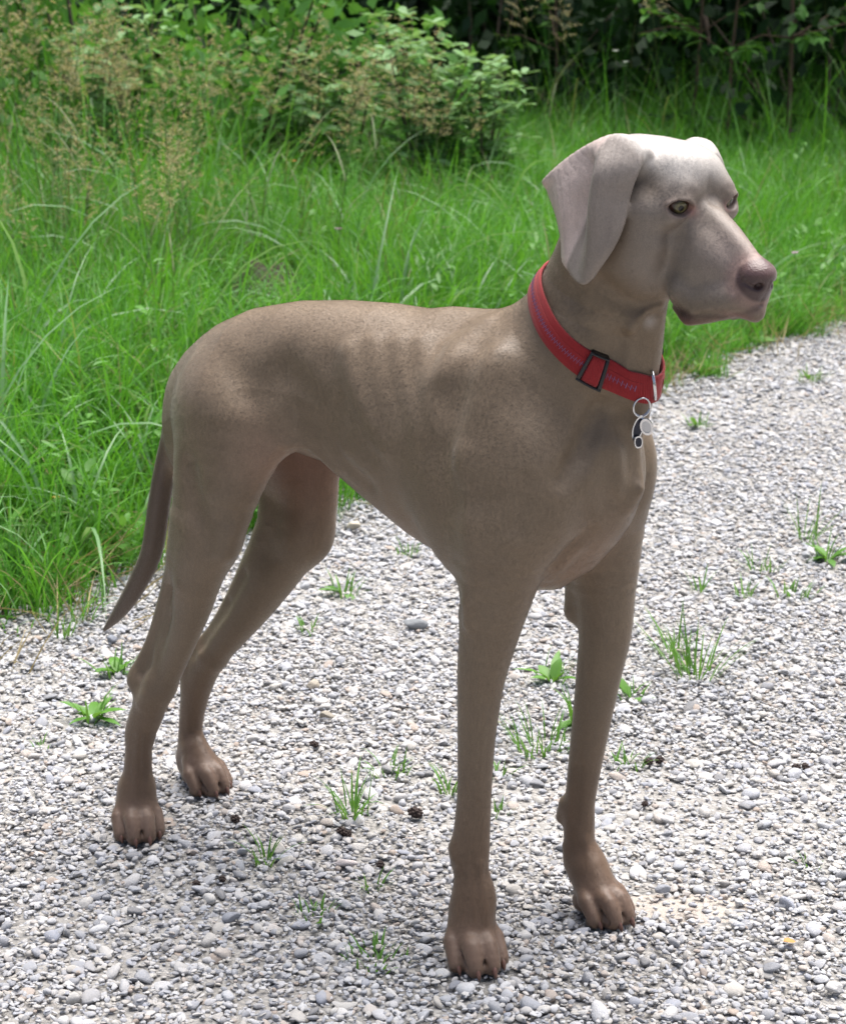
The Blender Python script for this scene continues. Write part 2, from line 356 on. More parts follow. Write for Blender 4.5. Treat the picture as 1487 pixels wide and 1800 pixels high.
# ---- woody plants ----
bark = NT('bark'); P = bark.obj(); a = bark.noise(30, 5, .65, P); bark = bark.principled(color=bark.mix(a, (.050, .036, .026), (.15, .115, .085)), rough=.9, normal=bark.bump(a, .9, .01))
red_bark = NT('red_bark'); P = red_bark.obj(); a = red_bark.noise(30, 4, .6, P); red_bark = red_bark.principled(color=red_bark.mix(a, (.075, .042, .030), (.17, .10, .07)), rough=.85, normal=red_bark.bump(a, .6, .005))
dark_leaf = leafy_mat('dark_leaf', (.010, .035, .010), (.022, .068, .014), .55, .22)  # shade of the forest depth painted into the leaf colour
mid_leaf = leafy_mat('mid_leaf', (.085, .235, .042), (.150, .360, .070), .5, .30)
pale_leaf = leafy_mat('pale_leaf', (.165, .330, .115), (.250, .430, .175), .5, .30)
def rnd_dir(): 
    v = np.random.default_rng(random.getrandbits(32)).normal(size=3); return v/np.linalg.norm(v)
def clustered(g, c, rad, nl, L, w, outward=True):
    """a clump of leaves on a lumpy shell round c"""
    for _ in range(nl):
        d = rnd_dir(); r = rad*np.array((1, 1, .75))*(random.random()**.35); p = np.array(c)+d*r
        e = d*.6+rnd_dir()*.8+np.array((0, 0, -.15)); g.leaf4(p, e, rnd_dir(), L*U(.6, 1.3), w*U(.7, 1.2), random.random())
def bush_mesh(seed, R, H, nc, nl, L, w, mat):
    random.seed(seed); g = Geo(); st = Geo()
    for _ in range(nc):
        a = U(0, 6.283); r = R*math.sqrt(U(0, 1)); z = H*(.18+.82*random.random())*(1-.45*(r/R)**2)
        c = (r*math.cos(a), r*math.sin(a), z); clustered(g, c, U(.10, .24), nl, L, w)
        if _ % 3 == 0: st.tube([(c[0]*.15, c[1]*.15, -.03), (c[0]*.5+U(-.03, .03), c[1]*.5, z*.5), c], .010, .003)
    return g.mesh('crown', mat), st.mesh('stem', bark)
def put_bush(protos, i, loc, s, yaw, name, label, cat, group):
    cr, st = protos[i % len(protos)]
    e = bpy.data.objects.new(name, None); COL.objects.link(e); e.location = loc; e.rotation_euler = (0, 0, yaw); e.scale = (s, s, s); tag(e, label, cat, group)
    for nm, me in (('crown', cr), ('stem', st)):
        o = bpy.data.objects.new(nm, me); COL.objects.link(o); o.parent = e
    return e
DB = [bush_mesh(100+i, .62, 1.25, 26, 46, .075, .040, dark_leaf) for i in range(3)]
MB_ = [bush_mesh(200+i, .50, .95, 22, 42, .060, .032, mid_leaf) for i in range(3)]
random.seed(5)
k = 0
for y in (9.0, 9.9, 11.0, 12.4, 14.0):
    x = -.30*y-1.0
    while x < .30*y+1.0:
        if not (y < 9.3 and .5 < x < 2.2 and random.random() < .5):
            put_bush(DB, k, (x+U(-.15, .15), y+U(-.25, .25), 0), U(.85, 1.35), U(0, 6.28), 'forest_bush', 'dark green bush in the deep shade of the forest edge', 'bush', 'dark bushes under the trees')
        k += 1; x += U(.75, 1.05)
# mid green leafy bushes in front, left of the middle
for x, y, s, lab in ((-1.62, 7.2, 1.35, 'mid green leafy bush at the far left edge behind tan seed heads'),
                     (-1.12, 7.0, 1.25, 'mid green bush rising behind the tan grass, left part of the meadow edge'),
                     (-.66, 6.9, 1.20, 'bright leafy bush left of the dark forest gap'),
                     (-.24, 7.2, 1.0, 'darker green bush between the leafy bush and the pale shrub'),):
    put_bush(MB_, int(y*10), (x, y, 0), s, U(0, 6.28), 'leafy_bush', lab, 'bush', 'leafy bushes along the meadow edge')
# pale shrub with compound leaves
def compound(g, st, p, d, L, nl, ll, lw):
    p = np.array(p, float); d = np.array(d, float); d /= np.linalg.norm(d); up = np.array((0, 0, 1.)); sd = np.cross(d, up); sd /= np.linalg.norm(sd)+1e-9
    pts = [p+d*L*t_-up*.22*L*t_*t_ for t_ in np.linspace(0, 1, 5)]; st.tube(pts, .0016, .0008, 4)
    for i in range(nl):
        t_ = .22+.78*i/nl; c = p+d*L*t_-up*.22*L*t_*t_
        for s_ in (-1, 1): g.leaf(c, d*.45+sd*s_+up*U(-.3, .6), up+rnd_dir()*.5, ll*U(.8, 1.15), lw*U(.8, 1.1), random.random(), .2)
    g.leaf(pts[-1], d, up, ll*1.1, lw, random.random(), .2)
def pale_shrub(seed, H, nst, spread):
    random.seed(seed); g, st = Geo(), Geo()
    for k_ in range(nst):
        a = U(0, 6.283); ln = U(.15, .55)*spread; h = H*U(.65, 1.05)
        pts = [np.array((0, 0, -.02)), np.array((math.cos(a)*ln*.3, math.sin(a)*ln*.3, h*.5)), np.array((math.cos(a)*ln, math.sin(a)*ln, h))]
        st.tube(pts, .005, .002, 5)
        for m_ in range(11):
            t_ = .25+.75*m_/10; q = pts[0]*(1-t_)**2+pts[1]*2*t_*(1-t_)+pts[2]*t_*t_; b = U(0, 6.283)
            compound(g, st, q, (math.cos(b), math.sin(b), U(.15, .7)), U(.07, .12), 4, .044, .027)
    return g.mesh('crown', pale_leaf), st.mesh('stem', bark)
PS = [pale_shrub(31, .74, 12, .42), pale_shrub(37, .60, 11, .46)]
random.seed(8)
put_bush(PS, 0, (-.02, 6.55, 0), .98, .4, 'pale_shrub', 'taller pale green shrub with small paired leaflets in the middle of the meadow edge', 'shrub', 'pale compound-leaved shrubs')
put_bush(PS, 1, (.20, 6.70, 0), .95, 2.0, 'pale_shrub', 'lower pale green shrub leaning right towards the dark forest', 'shrub', 'pale compound-leaved shrubs')
put_bush(PS, 1, (-.36, 6.75, 0), 1.05, 4.1, 'pale_shrub', 'pale green shrub among the tan seed heads left of the middle', 'shrub', 'pale compound-leaved shrubs')
put_bush(PS, 0, (-.98, 6.6, 0), 1.0, 5.0, 'pale_shrub', 'pale green shrub behind the tan seed heads at the left', 'shrub', 'pale compound-leaved shrubs')
# thin saplings on the right
def sapling(seed, H, lean, r0):
    random.seed(seed); g, st = Geo(), Geo()
    pts = [np.array((lean*t_*t_*H+.02*math.sin(t_*7+seed), .015*math.sin(t_*5), H*t_-.03)) for t_ in np.linspace(0, 1, 9)]
    st.tube(pts, r0, r0*.35, 7)
    for k_ in range(26):
        t_ = U(.30, 1.0); q = pts[int(t_*8)]; b = U(0, 6.283); L = U(.25, .6)*(1.1-t_*.5)
        e = q+np.array((math.cos(b)*L, math.sin(b)*L, U(-.05, .25))); st.tube([q, (q+e)/2+np.array((0, 0, .03)), e], .004, .0015, 4)
        for m_ in range(15):
            u = U(.15, 1.05); c = q+(e-q)*u; d = rnd_dir(); d[2] *= .35; g.leaf(c, d, (0, 0, 1), U(.05, .085), U(.028, .042), random.random(), .3)
    return g.mesh('crown', mid_leaf), st.mesh('trunk', red_bark)
SP = [sapling(51, 2.6, .03, .011), sapling(53, 2.4, .10, .008), sapling(59, 2.9, -.04, .009)]
def put_tree(me2, loc, s, yaw, name, label, cat, group):
    e = bpy.data.objects.new(name, None); COL.objects.link(e); e.location = loc; e.rotation_euler = (0, 0, yaw); e.scale = (s, s, s); tag(e, label, cat, group)
    for nm, me in (('crown', me2[0]), ('trunk', me2[1])):
        o = bpy.data.objects.new(nm, me); COL.objects.link(o); o.parent = e
for i, (x, y, s, yw, lab) in enumerate(((1.43, 8.0, 1.0, .2, 'straight thin sapling with reddish bark at the forest edge, right of the dog'),
        (1.23, 8.1, .95, 0, 'thin leaning sapling left of the straight reddish one'),
        (1.12, 8.4, .9, 2.8, 'slimmest of the thin saplings, nearest above the dog\'s head'),
        (1.85, 8.3, 1.05, 1.2, 'thin sapling at the far right edge of the forest'),
        (.55, 8.6, .95, 4.0, 'thin dark sapling behind the pale shrub'))):
    put_tree(SP[i % 3], (x, y, 0), s, yw, 'sapling', lab, 'sapling', 'thin saplings at the forest edge')
# forest trees
def tree_mesh(seed, H, R):
    random.seed(seed); g, st = Geo(), Geo()
    pts = [np.array((.12*math.sin(t_*3+seed), .10*math.sin(t_*4+2*seed), H*t_-.1)) for t_ in np.linspace(0, 1, 10)]; st.tube(pts, .17, .04, 10)
    for k_ in range(70):
        t_ = U(.14, 1.0); q = pts[min(int(t_*9), 9)]; b = U(0, 6.283); L = R*U(.35, 1.0)*(1.15-.75*t_)
        e = q+np.array((math.cos(b)*L, math.sin(b)*L, U(-.5, .3)))
        if k_ < 26: st.tube([q, (q+e)/2+np.array((0, 0, .15)), e], .035, .010, 5)
        clustered(g, e, U(.35, .75), 62, .16, .09); clustered(g, (q+e)/2, U(.3, .5), 22, .16, .09)
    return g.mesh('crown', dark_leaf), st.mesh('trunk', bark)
TR = [tree_mesh(71, 7.5, 2.2), tree_mesh(73, 8.5, 2.4), tree_mesh(79, 6.5, 2.1)]
random.seed(11)
k = 0
for y, x0, x1, st_ in ((11.0, -5.5, 6, 1.9), (12.8, -5, 5.8, 2.1), (15.2, -6.5, 7, 2.3), (18.5, -8, 9, 2.6)):
    x = x0+U(0, .8)
    while x < x1:
        put_tree(TR[k % 3], (x+U(-.3, .3), y+U(-.4, .4), 0), U(.85, 1.15), U(0, 6.28), 'forest_tree', 'dark leafy tree standing in the shade of the forest', 'tree', 'trees of the forest behind the meadow')
        k += 1; x += st_*U(.85, 1.15)
# ---- tall seed grass ----
tan = leafy_mat('seed_head', (.33, .30, .15), (.52, .46, .26), .7, .30)
stalk = leafy_mat('stalk', (.11, .17, .06), (.20, .23, .10), .5, .25)
def seed_grass(seed, H, sp, nb):
    random.seed(seed); g, s = Geo(), Geo(); az = U(0, 6.28); ln = U(.05, .22)
    def at(t_): return np.array((math.cos(az)*ln*t_*t_*H, math.sin(az)*ln*t_*t_*H, H*t_-.01*t_))
    g2 = Geo(); s.tube([at(t_) for t_ in np.linspace(0, 1, 9)], .0016, .0006, 4)
    for k_ in range(3): s.blade(tuple(at(U(.1, .5))), U(0, 6.28), U(.18, .32), U(.3, .6), U(.6, 1.6), .005, 5, random.random())
    for k_ in range(nb):
        t_ = .76+.24*k_/nb; q = at(t_); b = U(0, 6.28); L = sp*(1.05-(t_-.76)/.24*.8)*U(.6, 1.1); e = q+np.array((math.cos(b)*L, math.sin(b)*L, L*U(.15, .75)))
        g.tube([q, (q+e)/2+np.array((0, 0, L*.12)), e], .0004, .0003, 3)
        for m_ in range(int(5+L*170)):
            u = U(.25, 1.05); c = q+(e-q)*u+rnd_dir()*.004; d = (e-q)/(np.linalg.norm(e-q))+rnd_dir()*.6+np.array((0, 0, -.2)); g.leaf4(c, d, rnd_dir(), U(.006, .010), .0028, random.random())
    return g.mesh('seed_head', tan), s.mesh('stalk', stalk)
SG = [seed_grass(300+i, U(.70, .92), U(.05, .09), 20) for i in range(6)]
random.seed(21)
def put_sg(i, x, y, s, lab, grp, yaw=None):
    e = bpy.data.objects.new('seed_grass', None); COL.objects.link(e); e.location = (x, y, 0); e.rotation_euler = (U(-.08, .08), U(-.08, .08), U(0, 6.28)); e.scale = (s, s, s); tag(e, lab, 'grass stalk', grp)
    for nm, me in zip(('seed_head', 'stalk'), SG[i % 6]):
        o = bpy.data.objects.new(nm, me); COL.objects.link(o); o.parent = e
def sg_area(nn, x0, x1, y0, y1, s0, s1, lab, grp):
    for i in range(nn): put_sg(random.randrange(6), U(x0, x1), U(y0, y1), U(s0, s1), lab, grp)
sg_area(34, -1.40, -.85, 4.6, 6.0, .85, 1.12, 'tall grass stalk with a loose tan seed head at the left of the meadow', 'tan seed grasses at the far left')
sg_area(30, -1.0, -.38, 4.9, 6.2, .70, .98, 'tall grass stalk with a tan seed head before the leafy bushes', 'tan seed grasses before the leafy bushes')
sg_area(18, -.42, -.06, 5.1, 6.1, .70, 1.0, 'grass stalk with tan seed head standing left of the pale shrub', 'tan seed grasses beside the pale shrub')
sg_area(10, -.08, .12, 5.6, 6.2, .62, .78, 'short tan seed grass in front of the pale shrub', 'seed grasses before the pale shrub')
sg_area(38, -1.3, -.5, 3.9, 5.2, .50, .78, 'loose grass stalk with a thin tan seed head in the open meadow', 'thin seed grasses in the open meadow')
sg_area(4, .45, 1.0, 6.6, 7.7, .95, 1.2, 'tall pale grass stalk standing against the dark forest', 'tall pale grasses before the dark forest')
# ---- small flowers ----
yel = flat('yellow_petal', (.75, .50, .02), .5); wht = flat('white_petal', (.70, .70, .66), .6); pnk = flat('pink_petal', (.45, .20, .38), .6); orange = flat('orange_petal', (.65, .16, .04), .6)
def flower(x, y, z, mat, r, label, cat='flower', cup=.5):
    e = bpy.data.objects.new('wild_flower', None); COL.objects.link(e); e.location = (x, y, 0); tag(e, label, cat, 'small wild flowers in the meadow')
    s = Geo(); s.tube([(0, 0, 0), (.01, 0, z*.5), (0, 0, z)], .0012, .0008, 5); link('stalk', s.mesh('stalk', stalk), None, e)
    for i in range(5):
        g = Geo(); a = 2*math.pi*i/5; g.leaf((0, 0, z), (math.cos(a), math.sin(a), cup), (0, 0, 1), r, r*.95, .5, .1); link('petal', g.mesh('petal', mat), None, e)
for x, y, z, m_, r, lab in ((-.615, 3.22, .085, yel, .009, 'small yellow flower low in the grass at the left'),
        (1.02, 5.45, .16, pnk, .012, 'pink clover flower in the grass behind the dog\'s muzzle'),
        (-.22, 5.2, .26, pnk, .012, 'pale violet flower in the middle of the meadow'),
        (.06, 5.3, .25, pnk, .011, 'faint pink flower right of the middle of the meadow'),
        (-.50, 6.0, .30, pnk, .012, 'violet flower beside the tan grass on the left'),
        (-.40, 6.2, .33, orange, .013, 'small orange-red flower before the tan seed grass'),
        (.66, 7.0, .62, wht, .014, 'small white flower standing against the dark forest'),
        (.70, 7.05, .58, wht, .013, 'lower white flower against the dark forest')):
    flower(x, y, z, m_, r, lab)
# ============================================================================
# THE DOG: one continuous implicit surface, meshed, in a dog-local frame
# (x towards the chest, y to the dog's left, z up, metres)
# ============================================================================
def _seg(P, a, b):
    ax, ay, az = a; bx, by, bz = b
    vx, vy, vz = bx-ax, by-ay, bz-az
    L = vx*vx+vy*vy+vz*vz
    px, py, pz = P[0]-ax, P[1]-ay, P[2]-az
    if L < 1e-12: t = 0.0
    else: t = np.clip((px*vx+py*vy+pz*vz)/L, 0, 1)
    return np.sqrt((px-t*vx)**2+(py-t*vy)**2+(pz-t*vz)**2), t

PR = []                                            # the field's terms, in order
_FR = [np.eye(3), np.zeros(3)]                     # frame of the terms being added: columns are its axes
def frame(R=None, o=(0, 0, 0)):
    _FR[0] = np.eye(3) if R is None else np.asarray(R, float); _FR[1] = np.asarray(o, float)
def _add(fn, lo, hi, k, op):
    R, o = _FR[0].copy(), _FR[1].copy()
    c = np.array([[x, y, z] for x in (lo[0], hi[0]) for y in (lo[1], hi[1]) for z in (lo[2], hi[2])])@R.T+o
    PR.append((fn, R, o, c.min(0), c.max(0), k, op))
def cone(a, b, r0, r1, k=.012, sy=1.0, op='u'):
    """rounded cone from a to b; sy squashes it sideways (frame y)"""
    a2 = (a[0], a[1]/sy, a[2]); b2 = (b[0], b[1]/sy, b[2])
    m = min(1.0, sy)
    def fn(X, Y, Z):
        d, t = _seg((X, Y/sy, Z), a2, b2)
        return (d-(r0+(r1-r0)*t))*m
    r = max(r0, r1)*max(1, sy)
    _add(fn, np.minimum(a, b)-r, np.maximum(a, b)+r, k, op)
def ell(c, r, k=.012, R=None, op='u'):
    R = np.eye(3) if R is None else np.asarray(R); c = np.asarray(c, float)
    r = np.asarray(r, float); rm = float(r.min())
    def fn(X, Y, Z):
        x, y, z = X-c[0], Y-c[1], Z-c[2]
        u = (R[0, 0]*x+R[1, 0]*y+R[2, 0]*z)/r[0]; v = (R[0, 1]*x+R[1, 1]*y+R[2, 1]*z)/r[1]; w = (R[0, 2]*x+R[1, 2]*y+R[2, 2]*z)/r[2]
        g = np.sqrt(u*u+v*v+w*w)
        h = np.sqrt((u/r[0])**2+(v/r[1])**2+(w/r[2])**2)
        return g*(g-1)/np.maximum(h, 1e-6) if rm > 0 else g
    m = float(r.max())
    _add(fn, c-m, c+m, k, op)
def _cr(A, m):
    """Catmull-Rom through the rows of A"""
    A = np.asarray(A, float); N = len(A); t = np.linspace(0, N-1-1e-6, m); i = t.astype(int); f = (t-i).reshape((-1,)+(1,)*(A.ndim-1))
    P = lambda j: A[np.clip(j, 0, N-1)]
    p0, p1, p2, p3 = P(i-1), P(i), P(i+1), P(i+2)
    return .5*(2*p1+(p2-p0)*f+(2*p0-5*p1+4*p2-p3)*f*f+(3*p1-p0-3*p2+p3)*f**3)
def chain(pts, k=.012, sy=1.0, op='u'):
    """a limb: one smooth tapering tube through (x, y, z, radius), one term"""
    P = np.array(pts, float)
    if len(P) > 2: P = _cr(P, (len(P)-1)*3+1)
    Pm = P.copy(); Pm[:, 1] /= sy; m = min(1.0, sy)
    def fn(X, Y, Z):
        Y = Y/sy; out = None
        for p, q in zip(Pm[:-1], Pm[1:]):
            d, t = _seg((X, Y, Z), p[:3], q[:3]); d = d-(p[3]+(q[3]-p[3])*t)
            out = d if out is None else np.minimum(out, d)
        return out*m
    r = P[:, 3].max()*max(1, sy)
    _add(fn, P[:, :3].min(0)-r, P[:, :3].max(0)+r, k, op)
def bump(a, b, r, amp):
    """raise (amp > 0) or press in a soft ridge between a and b"""
    def fn(X, Y, Z):
        d, t = _seg((X, Y, Z), a, b)
        return -amp*np.exp(-(d/r)**2)
    _add(fn, np.minimum(a, b)-2.6*r, np.maximum(a, b)+2.6*r, 0, 'b')
def bumps(pts, r, amp):
    """a ridge or groove along a polyline, as one term so that joints do not add up"""
    pts = [np.asarray(p, float) for p in pts]
    def fn(X, Y, Z):
        d = None
        for p, q in zip(pts[:-1], pts[1:]):
            e, _ = _seg((X, Y, Z), p, q)
            d = e if d is None else np.minimum(d, e)
        return -amp*np.exp(-(d/r)**2)
    A = np.array(pts)
    _add(fn, A.min(0)-2.6*r, A.max(0)+2.6*r, 0, 'b')
def sheet(grid, th, k=.004, n=(70, 50)):
    """a curved flap through a grid of control points (rows x columns)"""
    G = np.array(grid, float)
    def cr(A, m):
        N = len(A); t = np.linspace(0, N-1-1e-6, m); i = t.astype(int); f = (t-i).reshape((-1,)+(1,)*(A.ndim-1))
        P = lambda j: A[np.clip(j, 0, N-1)]
        p0, p1, p2, p3 = P(i-1), P(i), P(i+1), P(i+2)
        return .5*(2*p1+(p2-p0)*f+(2*p0-5*p1+4*p2-p3)*f*f+(3*p1-p0-3*p2+p3)*f**3)
    S = cr(G, n[0]); S = cr(S.transpose(1, 0, 2), n[1]).reshape(-1, 3)
    T = th if np.ndim(th) else np.full(len(S), th)
    R, o = _FR
    W = S@R.T+o
    PR.append(((W, T), R, o, W.min(0)-.004, W.max(0)+.004, k, 's'))
    return S
def _smin(a, b, k):
    h = np.maximum(k-np.abs(a-b), 0)/k
    return np.minimum(a, b)-h*h*k*.25
def field_grid(lo, hi, h):
    n = np.ceil((np.asarray(hi)-lo)/h).astype(int)+1
    F = np.full(n, .05, np.float32)
    ax = [(lo[i]+h*np.arange(n[i])).astype(np.float32) for i in range(3)]
    for fn, R, o, blo, bhi, k, op in PR:
        m = k+3*h
        i0 = np.maximum(((blo-m-lo)/h).astype(int), 0); i1 = np.minimum(np.ceil((bhi+m-lo)/h).astype(int)+1, n)
        if (i1 <= i0).any(): continue
        sl = tuple(slice(a, b) for a, b in zip(i0, i1))
        X = ax[0][sl[0]][:, None, None]; Y = ax[1][sl[1]][None, :, None]; Z = ax[2][sl[2]][None, None, :]
        if op == 's':
            W, T = fn
            D = np.full([b-a for a, b in zip(i0, i1)], .05, np.float32)
            w = int(np.ceil(.0085/h))
            for p, th in zip(W, T):
                c = np.round((p-lo)/h).astype(int)-i0
                a = np.maximum(c-w, 0); b = np.minimum(c+w+1, D.shape)
                if (b <= a).any(): continue
                s = tuple(slice(u, v) for u, v in zip(a, b))
                d = np.sqrt((X[s[0]]-p[0])**2+(Y[:, s[1]]-p[1])**2+(Z[:, :, s[2]]-p[2])**2)-th
                np.minimum(D[s], d, out=D[s])
            F[sl] = _smin(F[sl], D, k); continue
        x, y, z = X-o[0], Y-o[1], Z-o[2]
        d = fn(R[0, 0]*x+R[1, 0]*y+R[2, 0]*z, R[0, 1]*x+R[1, 1]*y+R[2, 1]*z, R[0, 2]*x+R[1, 2]*y+R[2, 2]*z)
        if op == 'u': F[sl] = _smin(F[sl], d, k)
        elif op == 'c': F[sl] = -_smin(-F[sl], d, k)
        elif op == 'b': F[sl] += d
    return F
def field_at(P):
    P = np.atleast_2d(P).astype(float); F = np.full(len(P), .05)
    for fn, R, o, blo, bhi, k, op in PR:
        if op == 's': continue
        q = (P-o)@R; d = fn(q[:, 0], q[:, 1], q[:, 2])
        if op == 'u': F = _smin(F, d, k)
        elif op == 'c': F = -_smin(-F, d, k)
        elif op == 'b':
            F = F+d
    return F
def surface(lo, hi, h):
    """surface nets on the sampled field -> vertices, quads"""
    F = field_grid(lo, hi, h)
    S = F < 0
    s8 = [S[i:S.shape[0]-1+i, j:S.shape[1]-1+j, k:S.shape[2]-1+k] for i in (0, 1) for j in (0, 1) for k in (0, 1)]
    cnt = sum(s.astype(np.int8) for s in s8)
    act = (cnt > 0) & (cnt < 8)
    idx = np.argwhere(act)
    vid = np.full(act.shape, -1, np.int64); vid[act] = np.arange(len(idx))
    acc = np.zeros((len(idx), 3)); num = np.zeros(len(idx))
    I, J, K = idx.T
    for d in range(3):
        e = np.zeros(3, int); e[d] = 1
        o1, o2 = [a for a in range(3) if a != d]
        for u in (0, 1):
            for v in (0, 1):
                b = np.zeros(3, int); b[o1] = u; b[o2] = v
                f0 = F[I+b[0], J+b[1], K+b[2]]; f1 = F[I+b[0]+e[0], J+b[1]+e[1], K+b[2]+e[2]]
                c = (f0 < 0) != (f1 < 0)
                t = np.where(c, f0/np.where(c, f0-f1, 1), 0)
                q = np.tile(b.astype(float), (len(idx), 1)); q[:, d] += t
                acc[c] += q[c]; num[c] += 1
    V = (idx+acc/num[:, None])*h+lo
    quads = []
    for d in range(3):
        o1, o2 = [(1, 2), (2, 0), (0, 1)][d]
        sl0 = [slice(1, -1)]*3; sl1 = [slice(1, -1)]*3
        sl0[d] = slice(0, F.shape[d]-1); sl1[d] = slice(1, F.shape[d])
        A = S[tuple(sl0)]; B = S[tuple(sl1)]
        for flip, M in ((0, A & ~B), (1, ~A & B)):
            q = np.argwhere(M)
            q = q+np.array([0 if a == d else 1 for a in range(3)])
            e1 = np.zeros(3, int); e1[o1] = 1; e2 = np.zeros(3, int); e2[o2] = 1
            c = [q-e1-e2, q-e2, q, q-e1]
            ids = [vid[x[:, 0], x[:, 1], x[:, 2]] for x in c]
            if flip: ids = ids[::-1]
            quads.append(np.stack(ids, 1))
    Q = np.concatenate(quads); Q = Q[(Q >= 0).all(1)]
    return V, Q

def rot(yaw, pitch=0, roll=0):
    yaw, pitch, roll = [math.radians(a) for a in (yaw, pitch, roll)]
    cy, sy, cp, sp, cr, sr = math.cos(yaw), math.sin(yaw), math.cos(pitch), math.sin(pitch), math.cos(roll), math.sin(roll)
    return np.array([[cy, -sy, 0], [sy, cy, 0], [0, 0, 1]])@np.array([[cp, 0, sp], [0, 1, 0], [-sp, 0, cp]])@np.array([[1, 0, 0], [0, cr, -sr], [0, sr, cr]])

# ---- trunk: a loft through cross-sections (x, top, bottom, half width) ----
ST = np.array([
 (-.246, .482, .455, .003), (-.242, .498, .435, .011), (-.235, .516, .415, .021), (-.225, .539, .415, .034), (-.205, .560, .415, .044), (-.178, .580, .425, .058),
 (-.155, .594, .435, .070), (-.114, .612, .450, .083), (-.058, .625, .470, .080), (.003, .632, .462, .082),
 (.062, .635, .430, .090), (.119, .634, .402, .096), (.180, .634, .381, .098), (.230, .634, .370, .097),
 (.275, .625, .378, .090), (.305, .600, .400, .078), (.326, .570, .425, .062), (.340, .540, .450, .042), (.348, .510, .475, .015)])
def _trunk(X, Y, Z):
    t = np.interp(X, ST[:, 0], ST[:, 1]); b = np.interp(X, ST[:, 0], ST[:, 2]); w = np.interp(X, ST[:, 0], ST[:, 3])
    hz = (t-b)/2; zc = (t+b)/2
    u = (Z-zc)/hz
    ww = w*(1-.16*np.clip(-u, 0, 1.2)-.10*np.clip(u, 0, 1.2))
    g = (np.abs(Y/ww)**2.15+np.abs(u)**2.15)**(1/2.15)
    out = np.maximum(np.maximum(X-ST[-1, 0], ST[0, 0]-X), 0)
    return (g-1)*np.minimum(ww, hz)*.95+out
_add(_trunk, np.array([-.252, -.1, .37]), np.array([.348, .1, .65]), .02, 'u')
# withers and neck
cone((.150, 0, .606), (.212, 0, .608), .020, .024, .03, sy=.7)
NECK = [(.235, 0, .545, .076), (.280, 0, .595, .066), (.306, -.004, .642, .056), (.326, -.008, .690, .0470), (.345, -.012, .735, .045)]
chain(NECK, .035, sy=.93)
chain([(.243, 0, .614, .026), (.282, -.002, .670, .025), (.318, -.008, .735, .028)], .03)            # crest of the neck
chain([(.338, .004, .560, .024), (.353, .004, .615, .019), (.362, -.004, .665, .018), (.374, -.010, .705, .020)], .025)   # throat
# shoulders, breast
for s in (-1, 1):
    ell((.212, s*.066, .540), (.046, .030, .078), .04, rot(0, 25))            # shoulder blade
    ell((.276, s*.076, .495), (.052, .034, .065), .04, rot(0, -20))           # point of the shoulder, upper arm
    ell((.235, s*.078, .455), (.052, .030, .060), .045)
ell((.318, 0, .500), (.036, .032, .050), .03)                                   # breastbone
# near (right) foreleg
chain([(.264, -.082, .455, .047), (.259, -.084, .405, .038), (.255, -.085, .375, .0320), (.250, -.085, .351, .0290), (.243, -.085, .315, .0248),
       (.238, -.083, .284, .0218), (.234, -.082, .236, .0187), (.231, -.080, .186, .0172), (.229, -.080, .149, .0178), (.226, -.079, .118, .0192),
       (.227, -.079, .092, .0178), (.233, -.080, .061, .0190)], .014, sy=.95)
cone((.227, -.085, .368), (.225, -.083, .352), .0085, .0075, .010)                   # elbow
chain([(.222, -.078, .460, .026), (.238, -.084, .400, .013), (.235, -.085, .365, .009)], .012)
# far (left) foreleg
chain([(.268, .078, .455, .050), (.272, .080, .400, .040), (.276, .082, .350, .0305), (.277, .082, .310, .0270), (.271, .082, .266, .0236),
       (.266, .080, .221, .0207), (.259, .080, .169, .0180), (.254, .079, .123, .0160), (.253, .079, .097, .0165),
       (.255, .078, .072, .0165), (.264, .078, .046, .0180)], .014, sy=.95)
cone((.243, .082, .355), (.240, .080, .325), .012, .010, .02)
cone((.238, .079, .110), (.231, .078, .094), .009, .0055, .012)                   # carpal pad
cone((.211, -.078, .112), (.2115, -.078, .098), .008, .005, .014)
cone((.247, .070, .066), (.249, .070, .050), .006, .005, .008)                  # dewclaw
# haunches
for s in (-1, 1):
    ell((-.132, s*.050, .500), (.050, .028, .068), .020, rot(0, 12))
# near (right) hind leg: thigh, second thigh, tendon, hock
chain([(-.112, -.060, .505, .050), (-.118, -.072, .455, .044), (-.123, -.082, .400, .036), (-.140, -.084, .350, .024)], .020, sy=.72)
chain([(-.088, -.068, .500, .050), (-.086, -.078, .455, .041), (-.092, -.086, .405, .030), (-.102, -.088, .378, .026)], .025, sy=.72)
chain([(-.108, -.088, .384, .030), (-.125, -.086, .342, .0270), (-.140, -.082, .300, .0215), (-.160, -.078, .257, .0165), (-.190, -.071, .210, .0155), (-.208, -.070, .186, .0175)], .016, sy=.9)
chain([(-.132, -.082, .395, .026), (-.156, -.080, .345, .017), (-.186, -.075, .290, .0110), (-.215, -.071, .238, .0075), (-.236, -.070, .200, .0095), (-.240, -.070, .186, .0110)], .010)
chain([(-.166, -.076, .305, .010), (-.190, -.073, .255, .0115), (-.208, -.070, .222, .0115), (-.222, -.070, .200, .010)], .010, sy=.62)
chain([(-.238, -.070, .186, .0120), (-.228, -.070, .160, .0150), (-.241, -.070, .127, .0150), (-.247, -.070, .083, .0160), (-.250, -.070, .045, .0185)], .012, sy=.95)
chain([(-.208, -.070, .188, .0170), (-.226, -.070, .150, .0160), (-.241, -.070, .120, .0140)], .012, sy=.95)
